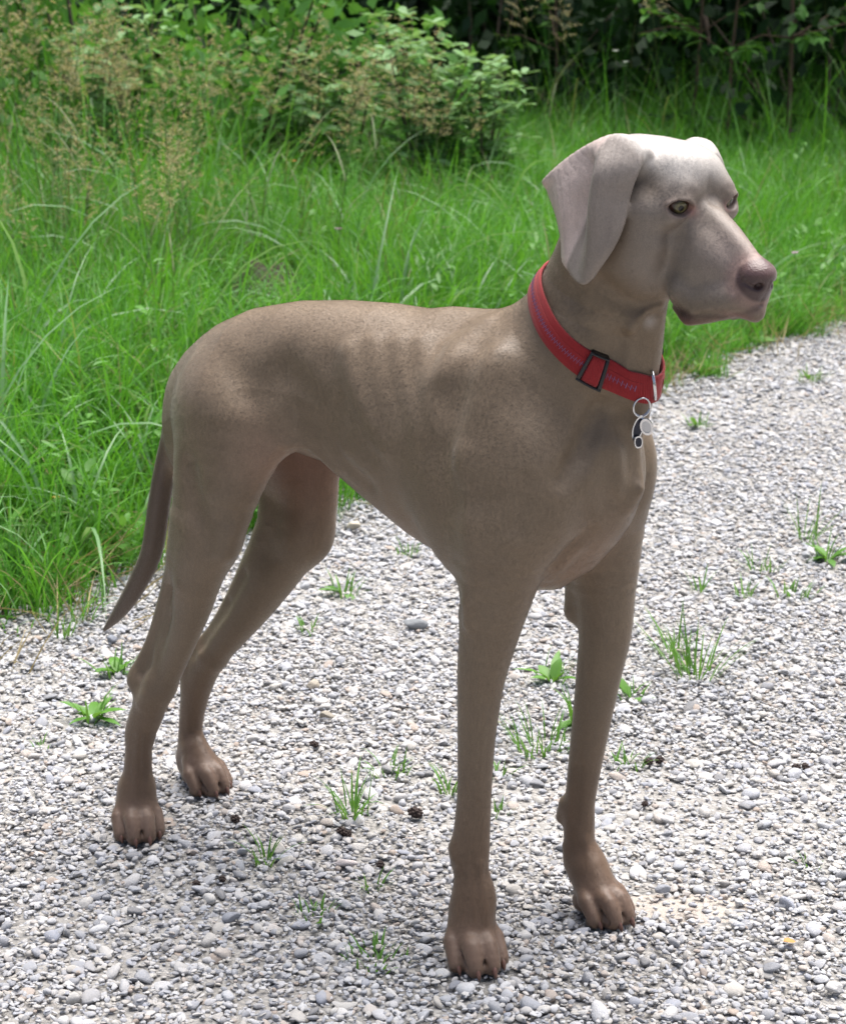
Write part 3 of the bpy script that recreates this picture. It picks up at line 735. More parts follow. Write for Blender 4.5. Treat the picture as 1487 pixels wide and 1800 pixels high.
# far (left) hind leg
chain([(-.135, .068, .490, .050), (-.135, .074, .420, .042), (-.145, .076, .365, .034)], .025, sy=.72)
chain([(-.110, .074, .430, .036), (-.106, .076, .385, .030), (-.118, .076, .345, .033)], .03, sy=.75)
chain([(-.122, .076, .350, .035), (-.160, .074, .300, .034), (-.192, .072, .255, .0290), (-.225, .070, .213, .0240), (-.256, .070, .176, .0200)], .016, sy=.85)
chain([(-.160, .075, .330, .026), (-.214, .072, .245, .015), (-.255, .070, .195, .0100), (-.296, .070, .152, .0105)], .010)
chain([(-.262, .070, .168, .0190), (-.284, .070, .128, .0185), (-.296, .070, .082, .0150), (-.301, .070, .040, .0145), (-.299, .070, .020, .0150)], .012, sy=.95)
chain([(-.296, .070, .152, .0120), (-.292, .070, .125, .0120)], .01)
# tail
chain([(-.212, 0, .512, .016), (-.228, 0, .495, .014), (-.240, -.003, .456, .0120), (-.254, -.004, .409, .0122), (-.266, -.004, .361, .0126), (-.280, -.003, .311, .0122),
       (-.307, -.002, .267, .0110), (-.338, 0, .228, .0080), (-.366, 0, .199, .0022)], .012)

# flank fold: skin between belly and knee
for s, kx, kz in ((-1, -.060, .425), (1, -.075, .420)):
    cone((-.020, s*.062, .515), (kx-.012, s*.080, kz+.03), .014, .009, .025, sy=.6)
    cone((-.045, s*.062, .515), (kx-.022, s*.078, kz+.045), .020, .016, .025, sy=.6)
# muscle and bone under the skin (R = the side nearer the camera)
for s in (1,):
    bumps([(.178, s*.105, .620), (.215, s*.112, .570), (.252, s*.115, .520)], .016, .0040)      # spine of the shoulder blade
    bumps([(.160, s*.110, .600), (.160, s*.114, .530), (.175, s*.112, .450), (.190, s*.100, .400)], .020, -.0065)  # behind the shoulder
    bumps([(.200, s*.110, .590), (.235, s*.112, .540)], .012, -.0030)
    bumps([(.290, s*.075, .560), (.325, s*.058, .510), (.330, s*.050, .460)], .014, -.0060)      # groove beside the breastbone
    bumps([(.300, s*.105, .545), (.290, s*.110, .500), (.275, s*.112, .460)], .020, .0035)
    bumps([(-.015, s*.085, .560), (-.060, s*.085, .520), (-.050, s*.085, .490)], .030, -.0070)   # hollow of the flank
    bumps([(-.125, s*.075, .590), (-.115, s*.085, .560)], .018, .0040)                          # hip
    bumps([(-.215, s*.085, .480), (-.190, s*.100, .430)], .022, .0020)
    bumps([(-.135, s*.110, .470), (-.130, s*.115, .410)], .012, -.0022)
    for i, x in enumerate((.020, .052, .084, .116, .146)):                                       # ribs, faint
        bumps([(x+.012, s*.095, .575), (x, s*.105, .520), (x+.006, s*.098, .470)], .009, .0011)
bumps([(.350, .034, .600), (.350, .036, .545), (.346, .034, .490)], .009, .0030)
bumps([(-.185, .050, .290), (-.222, .052, .235), (-.262, .054, .188)], .0080, -.0036)
# the side nearer the camera, as the photograph shows it
bumps([(0.350, -0.013, 0.561), (0.350, -0.009, 0.542), (0.353, -0.008, 0.523), (0.358, -0.009, 0.507)], 0.0130, -0.0090)   # hollow beyond the breastbone
bumps([(0.346, -0.015, 0.528), (0.352, -0.018, 0.505)], 0.0140, 0.0062)   # breastbone knob
bumps([(0.337, -0.038, 0.532), (0.335, -0.048, 0.512)], 0.0200, 0.0082)   # near breast muscle
bumps([(0.333, -0.035, 0.570), (0.330, -0.043, 0.550), (0.327, -0.057, 0.531), (0.327, -0.078, 0.515)], 0.0110, -0.0105)   # groove above it
bumps([(0.345, -0.029, 0.484), (0.353, -0.017, 0.481), (0.358, -0.013, 0.489)], 0.0090, -0.0034)   # crease below the knob
bumps([(0.305, -0.107, 0.512), (0.303, -0.111, 0.491), (0.299, -0.116, 0.470)], 0.0080, -0.0046)   # furrow of the upper arm
bumps([(0.329, -0.041, 0.457), (0.318, -0.054, 0.439), (0.303, -0.064, 0.417)], 0.0080, -0.0034)   # armpit fold
bumps([(0.320, -0.042, 0.437), (0.303, -0.044, 0.415), (0.289, -0.039, 0.402)], 0.0080, 0.0022)   # armpit ridge
bumps([(0.239, -0.116, 0.530), (0.250, -0.125, 0.479), (0.257, -0.127, 0.432), (0.251, -0.122, 0.399)], 0.0145, 0.0038)   # rear edge of the upper arm
bumps([(0.266, -0.124, 0.487), (0.273, -0.126, 0.435), (0.272, -0.120, 0.400)], 0.0203, -0.0033)   # in front of it
bumps([(0.210, -0.099, 0.577), (0.217, -0.112, 0.526), (0.227, -0.119, 0.485)], 0.0247, -0.0052)   # behind the shoulder low
bumps([(0.248, -0.120, 0.385), (0.247, -0.116, 0.368)], 0.0090, 0.0057)   # elbow
bumps([(0.203, -0.031, 0.634), (0.188, -0.055, 0.617), (0.193, -0.085, 0.596)], 0.0145, 0.0039)   # scapula rim
bumps([(0.226, -0.075, 0.619), (0.217, -0.089, 0.600), (0.215, -0.100, 0.575)], 0.0174, -0.0053)   # in front of the rim
bumps([(0.247, -0.074, 0.619), (0.247, -0.092, 0.590), (0.238, -0.109, 0.550), (0.238, -0.117, 0.525)], 0.0188, 0.0039)   # scapula spine
bumps([(-0.013, -0.073, 0.564), (0.026, -0.084, 0.548), (0.056, -0.089, 0.532)], 0.0260, -0.0105)   # hollow of the flank
bumps([(-0.068, -0.059, 0.596), (-0.063, -0.074, 0.569), (-0.047, -0.076, 0.542)], 0.0290, -0.0039)   # before the hip
bumps([(0.007, -0.077, 0.523), (0.039, -0.082, 0.515), (0.064, -0.078, 0.488), (0.097, -0.078, 0.471)], 0.0110, -0.0048)   # flank crease
bumps([(-0.011, -0.072, 0.495), (0.013, -0.065, 0.494), (0.044, -0.063, 0.474)], 0.0070, 0.0039)   # flank fold edge
bumps([(-0.068, -0.099, 0.394), (-0.074, -0.099, 0.373)], 0.0130, 0.0068)   # knee cap
bumps([(-0.115, -0.108, 0.462), (-0.103, -0.112, 0.422), (-0.090, -0.114, 0.387)], 0.0130, -0.0059)   # thigh groove
bumps([(-0.066, -0.093, 0.514), (-0.065, -0.099, 0.480), (-0.069, -0.105, 0.444)], 0.0220, 0.0057)   # thigh muscle
bumps([(-0.136, -0.107, 0.327), (-0.179, -0.078, 0.282), (-0.200, -0.077, 0.234), (-0.207, -0.088, 0.195)], 0.0080, 0.0024)   # shin edge
bumps([(-0.168, -0.088, 0.312), (-0.188, -0.082, 0.274), (-0.212, -0.077, 0.231), (-0.227, -0.078, 0.201)], 0.0085, -0.0029)   # behind the shin
bumps([(-0.211, -0.088, 0.178), (-0.218, -0.087, 0.167)], 0.0090, 0.0057)   # hock front
bumps([(-0.218, 0.055, 0.248), (-0.255, 0.059, 0.204), (-0.274, 0.053, 0.173)], 0.0080, -0.0036)   # far hock pit
bumps([(-0.146, 0.048, 0.385), (-0.135, 0.043, 0.355), (-0.145, 0.044, 0.326)], 0.0200, -0.0048)   # far knee hollow
bumps([(0.318, -0.053, 0.677), (0.335, -0.050, 0.658), (0.349, -0.037, 0.632)], 0.0180, -0.0073)   # neck hollow
bumps([(0.365, -0.029, 0.658), (0.361, -0.024, 0.626), (0.357, -0.021, 0.604)], 0.0090, 0.0026)   # throat ridge
bumps([(0.371, -0.024, 0.656), (0.367, -0.018, 0.626), (0.363, -0.015, 0.603)], 0.0090, -0.0036)   # throat groove
bumps([(0.355, -0.032, 0.637), (0.350, -0.028, 0.607)], 0.0090, -0.0026)   # throat groove 2
bumps([(0.346, -0.050, 0.690), (0.362, -0.036, 0.672), (0.379, -0.020, 0.669)], 0.0112, -0.0057)   # jaw to throat
bumps([(0.364, -0.028, 0.650), (0.375, -0.023, 0.664), (0.383, -0.012, 0.669)], 0.0050, 0.0048)   # under chin fold
bumps([(0.217, -0.095, 0.119), (0.219, -0.096, 0.112)], 0.0080, 0.0048)   # wrist
bumps([(0.243, -0.086, 0.106), (0.250, -0.090, 0.072), (0.255, -0.091, 0.049)], 0.0050, 0.0026)   # tendon near fore
bumps([(0.235, -0.094, 0.101), (0.242, -0.099, 0.068), (0.247, -0.103, 0.049)], 0.0040, 0.0023)   # tendon near fore 2
bumps([(0.253, -0.097, 0.275), (0.248, -0.094, 0.231), (0.242, -0.092, 0.181)], 0.0040, 0.0017)   # vein fore
bumps([(-0.228, -0.085, 0.128), (-0.238, -0.082, 0.083), (-0.236, -0.088, 0.051)], 0.0050, 0.0026)   # tendon hind
bumps([(-0.222, -0.080, 0.128), (-0.232, -0.075, 0.082), (-0.230, -0.081, 0.050)], 0.0040, -0.0023)   # groove hind
bumps([(0.268, 0.070, 0.079), (0.283, 0.058, 0.055), (0.301, 0.052, 0.037)], 0.0050, 0.0029)   # far fore tendon
bumps([(0.260, 0.063, 0.162), (0.258, 0.064, 0.130), (0.257, 0.064, 0.104)], 0.0060, -0.0026)   # far fore groove
bumps([(0.118, -0.055, 0.612), (0.147, -0.081, 0.576), (0.176, -0.099, 0.539)], 0.0120, 0.0020)   # rib a
bumps([(0.143, -0.052, 0.615), (0.179, -0.087, 0.581), (0.200, -0.104, 0.544)], 0.0120, 0.0020)   # rib b
bumps([(0.089, -0.058, 0.610), (0.118, -0.083, 0.572), (0.150, -0.096, 0.529)], 0.0120, 0.0020)   # rib c
bumps([(0.065, -0.068, 0.597), (0.094, -0.087, 0.559), (0.136, -0.097, 0.516)], 0.0140, 0.0036)   # last rib
bumps([(0.045, -0.075, 0.584), (0.074, -0.089, 0.545), (0.113, -0.093, 0.506)], 0.0160, -0.0036)   # behind last rib

# ---- paws ----
CLAWS = []
def paw(o, yaw, sc=1.0, hind=False):
    R = rot(yaw); frame(R, o)
    s = sc
    cone((-.012*s, 0, .046*s), (.006*s, 0, .026*s), .0170*s, .0185*s, .014)
    ell((-.010*s, 0, .013*s), (.018*s, .020*s, .013*s), .008)                         # heel pad
    toes = [(-.0225, .009, .026, .90, .0090), (-.0080, .023, .042, 1.0, .0100), (.0085, .023, .043, 1.0, .0092), (.0220, .010, .029, .90, .0085)]
    for ty, kx, tx, q, tr in toes:
        ty *= s; tr *= s
        p0 = (-.006*s, ty*.55, .034*s); p1 = (kx*s*.66, ty*.94, .0290*s*q); p2 = (kx*s*1.10, ty, .0262*s*q); p3 = (tx*s*.86, ty*1.02, .0115*s*q)
        chain([(*p0, tr*1.0), (*p1, tr*.98), (*p2, tr*1.02*q), (*p3, tr*.92*q), (tx*s*.70, ty, .0075*s, tr*.88*q)], .0062*s, sy=.97)
        c0 = R@np.array([tx*s*.95, ty*1.0, .0125*s*q])+o
        c1 = R@np.array([tx*s*.95+.0088*s, ty*.97, .0035*s])+o
        CLAWS.append((c0, c1, s))
    for gy, gx in ((-.0175, .014), (-.006, .024), (.006, .024), (.0175, .014)): bump((-.014*s, gy*.40*s, .052*s), (gx*.4*s, gy*.8*s, .040*s), .0040*s, .0016*s)
    for gy in (-.0150, 0, .0150):
        a_ = (.004*s, gy*.8*s, .041*s); b_ = ((.044 if gy == 0 else .036)*s, gy*s, .012*s)
        bump(a_, b_, .0021*s, (-.0034 if gy == 0 else -.0048)*s)
    frame()
paw((.234, -.088, 0), -36, 1.04)
cone((.231, -.080, .068), (.233, -.084, .045), .0185, .0200, .012)
paw((.284, .068, 0), -16, 1.0)
cone((.262, .078, .050), (.274, .073, .036), .0175, .0180, .012)
paw((-.246, -.077, 0), -37, .98, True)
cone((-.250, -.070, .052), (-.249, -.073, .036), .0175, .0180, .012)
paw((-.274, .061, 0), -14, .96, True)
cone((-.300, .070, .026), (-.282, .066, .028), .0150, .0165, .012)

# ---- head (frame: x towards the nose, y to its left, z up, origin between the eyes) ----
HO = np.array((.4255, -.0156, .7660))
HR = np.array([[.9436, .2788, .1786], [-.2706, .9602, -.0694], [-.1908, .0171, .9815]])
HR, _r = np.linalg.qr(HR); HR = HR*np.sign(np.diag(_r))
frame(HR, HO)
ell((-.058, 0, -.004), (.060, .048, .045), .012, rot(0, -5))                              # cranium
ell((-.028, 0, .017), (.031, .0375, .026), .012)                              # forehead
cone((-.116, 0, .000), (-.098, 0, .008), .014, .018, .025)                    # occiput
for s in (-1, 1):
    ell((-.011, s*.0225, .0085), (.018, .0138, .0105), .013)                    # brow
    cone((-.006, s*.033, -.012), (-.050, s*.044, -.016), .013, .015, .020)     # cheekbone
    ell((-.046, s*.034, -.044), (.034, .022, .036), .025)                     # cheek
    ell((.020, s*.014, -.046), (.032, .0145, .028), .014)
# muzzle
chain([(-.006, 0, -.024, .025), (.020, 0, -.031, .0215), (.045, 0, -.041, .0185), (.066, 0, -.050, .0170)], .012)
chain([(.006, 0, -.012, .0130), (.036, 0, -.0200, .0105), (.068, 0, -.0345, .0090)], .010, sy=1.0)      # bridge
for s in (-1, 1):
    chain([(.070, s*.0080, -.0625, .0125), (.052, s*.0115, -.0710, .0145), (.030, s*.0150, -.0785, .0150), (.012, s*.0175, -.076, .0150)], .010)    # upper lips
    chain([(.055, s*.0150, -.0765, .0095), (.036, s*.0200, -.0890, .0085), (.024, s*.0215, -.0940, .0075)], .008, sy=.7)       # flews
chain([(-.050, 0, -.070, .020), (-.010, 0, -.072, .019), (.035, 0, -.069, .0110), (.060, 0, -.0715, .0095), (.0815, 0, -.0750, .0072)], .012, sy=1.1)   # lower jaw
chain([(-.100, 0, -.020, .037), (-.078, 0, -.058, .032), (-.045, 0, -.062, .024)], .022)
# ears
EAR = [[(-.040, .034, .034), (-.052, .038, .036), (-.070, .040, .030), (-.084, .040, .018), (-.096, .040, .006), (-.104, .040, -.004)],
 [(-.039, .045, .037), (-.053, .050, .0435), (-.077, .054, .039), (-.100, .058, .024), (-.120, .062, .005), (-.133, .066, -.012)],
 [(-.031, .055, .024), (-.041, .067, .025), (-.059, .077, .020), (-.075, .059, .013), (-.108, .070, -.008), (-.134, .061, -.024)],
 [(-.033, .060, -.001), (-.040, .073, -.002), (-.055, .082, -.007), (-.074, .060, -.016), (-.098, .073, -.029), (-.116, .064, -.040)],
 [(-.029, .067, -.026), (-.034, .075, -.029), (-.050, .083, -.036), (-.070, .067, -.044), (-.088, .073, -.054), (-.101, .067, -.059)],
 [(-.032, .073, -.047), (-.035, .079, -.051), (-.047, .083, -.059), (-.064, .076, -.065), (-.080, .076, -.071), (-.090, .072, -.074)],
 [(-.043, .077, -.070), (-.043, .080, -.074), (-.048, .082, -.080), (-.056, .082, -.081), (-.067, .079, -.080), (-.076, .076, -.078)]]
EAR_PTS = sheet([[(x, -y, z) for x, y, z in r] for r in EAR], np.tile(.0020+.00018*np.sin(np.linspace(0, 9, 110)), 130), .004, (130, 110))
EAR2 = [[(x*.92-.004, min(y, .052)-.001, min(z-.010, .033)) for x, y, z in r] for r in EAR]
EAR2 = [[(x+(.028 if x < -.095 else .010 if x < -.075 else 0), y, z) for x, y, z in r] for r in EAR2]
sheet(EAR2, .0024, .006, (110, 80))
ell((-.060, -.043, .028), (.024, .012, .016), .012)
ell((-.058, .041, .020), (.022, .011, .014), .012)
# carving: eye openings, stop, nostrils, mouth
EYES = []
for s in (-1, 1):
    e = np.array((-.0045, s*.0275, -.0002))
    Re = rot(s*24, 6)
    EYES.append((s, e, Re))
    bump(tuple(e+Re@np.array((.004, 0, -.012))), tuple(e+Re@np.array((.002, s*.012, -.010))), .010, -.0022)
    ell(e+Re@np.array((.011, 0, 0)), (.011, .0120, .0069), .0028, Re, 'c')
    bumps([e+Re@np.array(v) for v in ((.009, -s*.012, .002), (.0125, -s*.006, .0085), (.0125, s*.004, .0090), (.009, s*.012, .003))], .0030, .0014)
    bumps([e+Re@np.array(v) for v in ((.0085, -s*.012, -.003), (.0112, -s*.004, -.0085), (.0112, s*.004, -.0085), (.0085, s*.011, -.003))], .0026, .0008)
    bumps([e+Re@np.array(v) for v in ((.007, -s*.010, .014), (.012, 0, .0165), (.009, s*.012, .013))], .0028, -.0008)
    bumps([(.000, s*.036, -.022), (.014, s*.032, -.036)], .009, -.0016)
    bumps([(.034, s*.024, -.040), (.020, s*.032, -.058)], .012, .0010)
    bumps([(-.004, s*.040, -.040), (-.030, s*.048, -.034)], .010, .0022)
    bumps([(.078, s*.016, -.058), (.066, s*.022, -.066), (.045, s*.026, -.078), (.030, s*.030, -.089)], .0026, .0008)
bumps([(.012, 0, .004), (-.010, 0, .030), (-.045, 0, .052)], .0050, -.0022)      # furrow of the forehead
# nose
ell((.0755, 0, -.0455), (.0150, .0172, .0150), .008)
ell((.0780, 0, -.0385), (.0120, .0140, .0075), .007)
for s in (-1, 1):
    ell((.0890, s*.0090, -.0475), (.0070, .0046, .0036), .0020, rot(s*25, 0, s*-25), 'c')
    cone((.0865, s*.0128, -.0485), (.0780, s*.0178, -.0455), .0024, .0010, .0020, op='c')
bumps([(.0925, 0, -.044), (.0915, 0, -.053), (.085, 0, -.066)], .0016, -.0022)
bumps([(.074, .016, -.029), (.0705, .021, -.044), (.071, .019, -.058)], .0030, -.0012)
bumps([(.074, -.016, -.029), (.0705, -.021, -.044), (.071, -.019, -.058)], .0030, -.0012)
# mouth line and the dark open corner
for s in (-1, 1):
    for p, q, r in (((.080, s*.006, -.0700), (.064, s*.018, -.0735), .0013), ((.064, s*.018, -.0735), (.046, s*.024, -.0800), .0013)):
        cone(p, q, r, r, .0018, op='c')
    cone((.034, s*.036, -.0925), (.012, s*.034, -.0850), .0056, .0040, .003, op='c')
    chain([(.036, s*.0200, -.0925, .0024), (.024, s*.0212, -.0975, .0040), (.009, s*.0212, -.0920, .0038)], .004)       # lower lip, hanging
frame()
bumps([(0.415, -0.051, 0.779), (0.425, -0.047, 0.782), (0.433, -0.037, 0.774)], 0.0042, -0.0006)   # crease over the brow
bumps([(0.417, -0.044, 0.788), (0.430, -0.039, 0.783)], 0.0080, 0.0005)   # brow pad
bumps([(0.408, -0.057, 0.751), (0.410, -0.045, 0.742)], 0.0110, -0.0018)   # hollow under the eye
bumps([(0.425, -0.039, 0.754), (0.424, -0.042, 0.742), (0.418, -0.041, 0.730)], 0.0079, -0.0005)   # tear line
bumps([(0.386, -0.061, 0.759), (0.401, -0.058, 0.755)], 0.0120, 0.0016)   # cheekbone
bumps([(0.438, -0.025, 0.762), (0.456, -0.031, 0.749), (0.470, -0.035, 0.738)], 0.0072, 0.0008)   # side of the bridge
bumps([(0.442, -0.040, 0.743), (0.453, -0.042, 0.734)], 0.0110, -0.0008)   # hollow beside the bridge
bumps([(0.455, -0.050, 0.694), (0.475, -0.051, 0.691)], 0.0120, 0.0013)   # whisker bed
bumps([(0.409, -0.040, 0.725), (0.417, -0.041, 0.706), (0.419, -0.046, 0.687)], 0.0104, -0.0005)   # fold of the cheek
bumps([(0.398, -0.051, 0.726), (0.390, -0.046, 0.709)], 0.0160, 0.0014)   # cheek
bumps([(0.432, -0.041, 0.665), (-1.029, 2.666, 0.104), (0.453, -0.002, 0.663), (0.490, -0.039, 0.678)], 0.0030, 0.0007)   # lip edge BAD
bumps([(0.440, -0.046, 0.673), (0.460, -0.047, 0.677), (0.478, -0.045, 0.679)], 0.0030, -0.0007)   # above the lip edge
bumps([(0.388, -0.048, 0.784), (0.399, -0.043, 0.794)], 0.0120, -0.0017)   # temple
bumps([(0.408, -0.034, 0.801), (0.415, -0.021, 0.805)], 0.0140, 0.0010)   # forehead
bumps([(0.479, -0.047, 0.714), (0.484, -0.051, 0.704)], 0.0035, -0.0008)   # nose wing

CN = np.array((.3135, -.004, .6385)); NN = np.array((.61, -.15, .79)); NN /= np.linalg.norm(NN)          # plane of the collar
def body_mesh(h_body, h_head):
    cn, nn = CN, NN
    V1, Q1 = surface(np.array((-.385, -.135, -.004)), np.array((.395, .130, .720)), h_body)
    V2, Q2 = surface(np.array((.245, -.120, .585)), np.array((.530, .085, .835)), h_head)
    c1 = V1[Q1].mean(1); c2 = V2[Q2].mean(1)
    Q1 = Q1[((c1-cn)@nn) < .0006]; Q2 = Q2[((c2-cn)@nn) > -.0006]
    V = np.concatenate([V1, V2]); Q = np.concatenate([Q1, Q2+len(V1)])
    used = np.unique(Q); m = np.full(len(V), -1); m[used] = np.arange(len(used))
    return V[used], m[Q]
# ---- the dog's objects ----
DOG_O = Vector((-0.08545696, 2.01355567, 0)); DOG_YAW = R_(-37)
FUR_N = 420000
LIP_LINE = [(0.43, -0.045, 0.671), (0.442, -0.046, 0.671), (0.459, -0.047, 0.673), (0.474, -0.042, 0.674), (0.488, -0.043, 0.68), (0.495, -0.037, 0.683)]
LIP_EDGE = [(0.437, -0.043, 0.665), (0.451, -0.044, 0.669), (0.462, -0.043, 0.67), (0.456, -0.006, 0.665), (0.489, -0.042, 0.677)]
def smooth(a, b, x): t = np.clip((x-a)/(b-a), 0, 1); return t*t*(3-2*t)
def coat_colors(V):
    """the pelt's own colours, from where on the animal a point is"""
    H = (V-HO)@HR                                                       # head coordinates
    x, y, z = V.T; hx, hy, hz = H.T
    C = np.tile((.180, .129, .082), (len(V), 1))
    def mixc(m, c): C[:] = C*(1-m[:, None])+np.array(c)*m[:, None]
    near = lambda P, p, r: np.exp(-((P-np.array(p))**2).sum(1)/r**2)
    mixc(.45*smooth(.58, .64, z)*(x < .26), (.168, .116, .070))                  # saddle, warmer
    mixc(.8*smooth(.26, .05, z)*(x > .1), (.138, .079, .046))                  # darker legs
    mixc(.8*smooth(.24, .05, z)*(x < 0), (.138, .081, .050))
    mixc(.45*smooth(.06, .025, z), (.165, .105, .078))
    tail = smooth(-.236, -.250, x)*smooth(.52, .46, z)*(np.abs(y) < .03)*(z > .18)
    mixc(.75*tail, (.085, .058, .044))
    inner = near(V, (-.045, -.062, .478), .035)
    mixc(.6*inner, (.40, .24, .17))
    mixc(.45*near(V, (.30, -.01, .42), .055), (.25, .130, .075)); mixc(.35*near(V, (.12, -.02, .40), .06), (.28, .16, .10))  # lower chest and belly reddened: painted bounce light and thin-hair colour
    mixc(.55*near(V, (-.09, .045, .44), .07), (.20, .075, .045))  # inner far thigh, the same painted bounce light and thin hair
    head = smooth(-.150, -.075, hx)*smooth(.66, .705, z)
    hc = head*np.maximum(smooth(-.050, .0, hz), smooth(-.050, -.012, hx))            # skull and face, not the throat
    mixc(.30*head, (.130, .096, .066)); mixc(.85*hc, (.225, .186, .155)); mixc(.8*hc*smooth(.008, .036, hz), (.56, .52, .48))  # greyer pale head; bright light on the skull top painted into the coat
    mixc(.55*head*near(H, (.055, 0, -.03), .03), (.33, .25, .22))
    from mathutils.kdtree import KDTree
    kd = KDTree(len(EAR_PTS)); [kd.insert(p, i) for i, p in enumerate(EAR_PTS)]; kd.balance()
    ear = np.zeros(len(V))
    for i in np.nonzero((hx < -.015) & (np.abs(hy) > .04) & (hz > -.1) & (z > .64))[0]:
        ear[i] = 1-min(1, max(0, (kd.find(H[i])[2]-.0028)/.0012))
    ear *= (np.abs(hy) > .046)
    mixc(.85*ear, (.265, .222, .192))
    mixc(.85*ear*smooth(-.072, -.077, hx-.06*(hz+.02)), (.60, .48, .43))
    nose = smooth(.062, .067, hx+.10*np.abs(hy)*0)*smooth(-.0655, -.060, hz)*(np.abs(hy) < .021)
    d = np.sqrt(((hx-.078)/.0175)**2+(hy/.0195)**2+((hz+.0455)/.0175)**2)
    nose = smooth(1.18, .98, d)
    mixc(.5*smooth(1.9, 1.1, d), (.30, .17, .145))
    mixc(nose, (.062, .035, .033)); mixc(.5*nose*smooth(-.044, -.034, hz), (.17, .10, .092))
    for s in (-1, 1):
        nn_ = np.exp(-(((hx-.090)/.007)**2+((hy-s*.0098)/.0045)**2+((hz+.0475)/.0038)**2)**2)
        mixc(.9*nn_, (.025, .016, .016))
    for s, e, Re in EYES:
        q = (H-e)@Re
        rim = np.exp(-(((q[:, 1])/.0145)**2+((q[:, 2])/.0090)**2)**3)*(np.abs(q[:, 0]) < .022)
        mixc(.65*rim, (.125, .070, .058))
        inr = np.exp(-(((q[:, 1]+s*.011)/.005)**2+((q[:, 2]+.003)/.005)**2))*(q[:, 0] > 0)
        mixc(.6*inr, (.40, .20, .17))
        mixc(.45*np.exp(-(((q[:, 1]+s*.006)/.014)**2+((q[:, 2]-.013)/.006)**2))*(q[:, 0] > -.01), (.15, .110, .085))
    for s in (-1, 1):
        lip = np.exp(-(((hx-.024)/.014)**2+((hz+.0945)/.0075)**2)**2)*(hy*s > .008)*(hy*s < .034)
        mixc(.85*lip, (.085, .032, .028))
        mixc(.85*np.exp(-(((hx-.024)/.012)**2+((hz+.0915)/.0042)**2))*(hy*s > .008)*(hy*s < .034), (.012, .006, .006))
        for px, pz in ((.056, -.056), (.052, -.060), (.058, -.062), (.050, -.066), (.055, -.068), (.048, -.072), (.060, -.068)):
            mixc(.5*np.exp(-(((hx-px)/.0011)**2+((hz-pz)/.0011)**2))*(hy*s > .008), (.08, .05, .045))
    wet_ = nose.copy()
    for s in (-1, 1): wet_ = np.maximum(wet_, .7*np.exp(-(((hx-.024)/.014)**2+((hz+.0955)/.0065)**2)**2)*(hy*s > .008)*(hy*s < .034))
    def line(P, pts, r):
        d = np.full(len(P), 9.)
        for a, b in zip(pts[:-1], pts[1:]): d = np.minimum(d, _seg(P.T, a, b)[0])
        return np.exp(-(d/r)**2)
    mixc(.55*line(V, LIP_LINE, .0022), (.055, .030, .026)); mixc(.45*line(V, LIP_EDGE, .0035), (.15, .085, .075))
    for c_ in (1, 2, 4):
        mixc(.28*line(H, [(p[c_][0]+.002*math.sin(i*2.1+c_), -p[c_][1], p[c_][2]) for i, p in enumerate(EAR[1:-1])], .0022), (.13, .095, .085))
    chin = np.exp(-(((hx-.074)/.012)**2+((hz+.078)/.004)**2))
    mixc(.5*chin, (.22, .11, .10))
    mixc(.8*near(V, (.372, -.012, .655), .006), (.5, .45, .42))
    mixc(.8*near(V, (.275, -.02, .382), .008), (.38, .33, .27))                      # pale tuft between the forelegs
    return np.clip(C, 0, 1), np.clip(wet_, 0, 1)

def fur_material(name):
    n = NT(name)
    c = n.attr('coat').outputs['Color']; w = n.attr('wet').outputs['Fac']
    P = n.obj()
    mp = n.n('Mapping'); n.t.links.new(P, mp.inputs[0]); mp.inputs['Scale'].default_value = (1, 1, .42); mp.inputs['Rotation'].default_value = (0, .5, .3)
    f1 = n.noise(1500, 3, .65, mp.outputs[0]); f2 = n.noise(320, 4, .6, mp.outputs[0]); f3 = n.noise(34, 4, .6, P)
    v = n.math('MULTIPLY_ADD', f1, .96); n.t.nodes[-1].inputs[2].default_value = .52
    v2 = n.math('MULTIPLY_ADD', f2, .24); n.t.nodes[-1].inputs[2].default_value = .88
    v3 = n.math('MULTIPLY_ADD', f3, .30); n.t.nodes[-1].inputs[2].default_value = .85
    k = n.math('MULTIPLY', n.math('MULTIPLY', v, v2), v3)
    k = n.math('MAXIMUM', k, 0.2)
    mixk = n.n('Mix', data_type='FLOAT'); n.set(mixk.inputs[0], w); n.set(mixk.inputs[2], k); mixk.inputs[3].default_value = 1.0
    vm = n.n('VectorMath', operation='SCALE'); n.t.links.new(c, vm.inputs[0]); n.t.links.new(mixk.outputs[0], vm.inputs[3])
    # nose leather: tiny pebbles; coat: short hair
    vo = n.n('TexVoronoi'); vo.inputs['Scale'].default_value = 700; n.t.links.new(P, vo.inputs['Vector'])
    hmix = n.n('Mix', data_type='FLOAT'); n.set(hmix.inputs[0], w); n.set(hmix.inputs[2], n.math('ADD', n.math('MULTIPLY', f1, .5), f2)); n.set(hmix.inputs[3], vo.outputs['Distance'])
    b = n.bump(hmix.outputs[0], .28, .0012)
    r = n.n('Mix', data_type='FLOAT'); n.set(r.inputs[0], w); r.inputs[2].default_value = .48; r.inputs[3].default_value = .34
    n.principled(color=vm.outputs[0], rough=r.outputs[0], normal=b)
    n.b.inputs['Specular IOR Level'].default_value = .45
    n.b.inputs['Sheen Weight'].default_value = .22; n.b.inputs['Sheen Roughness'].default_value = .35; n.b.inputs['Sheen Tint'].default_value = (1, .93, .86, 1)
    return n.m

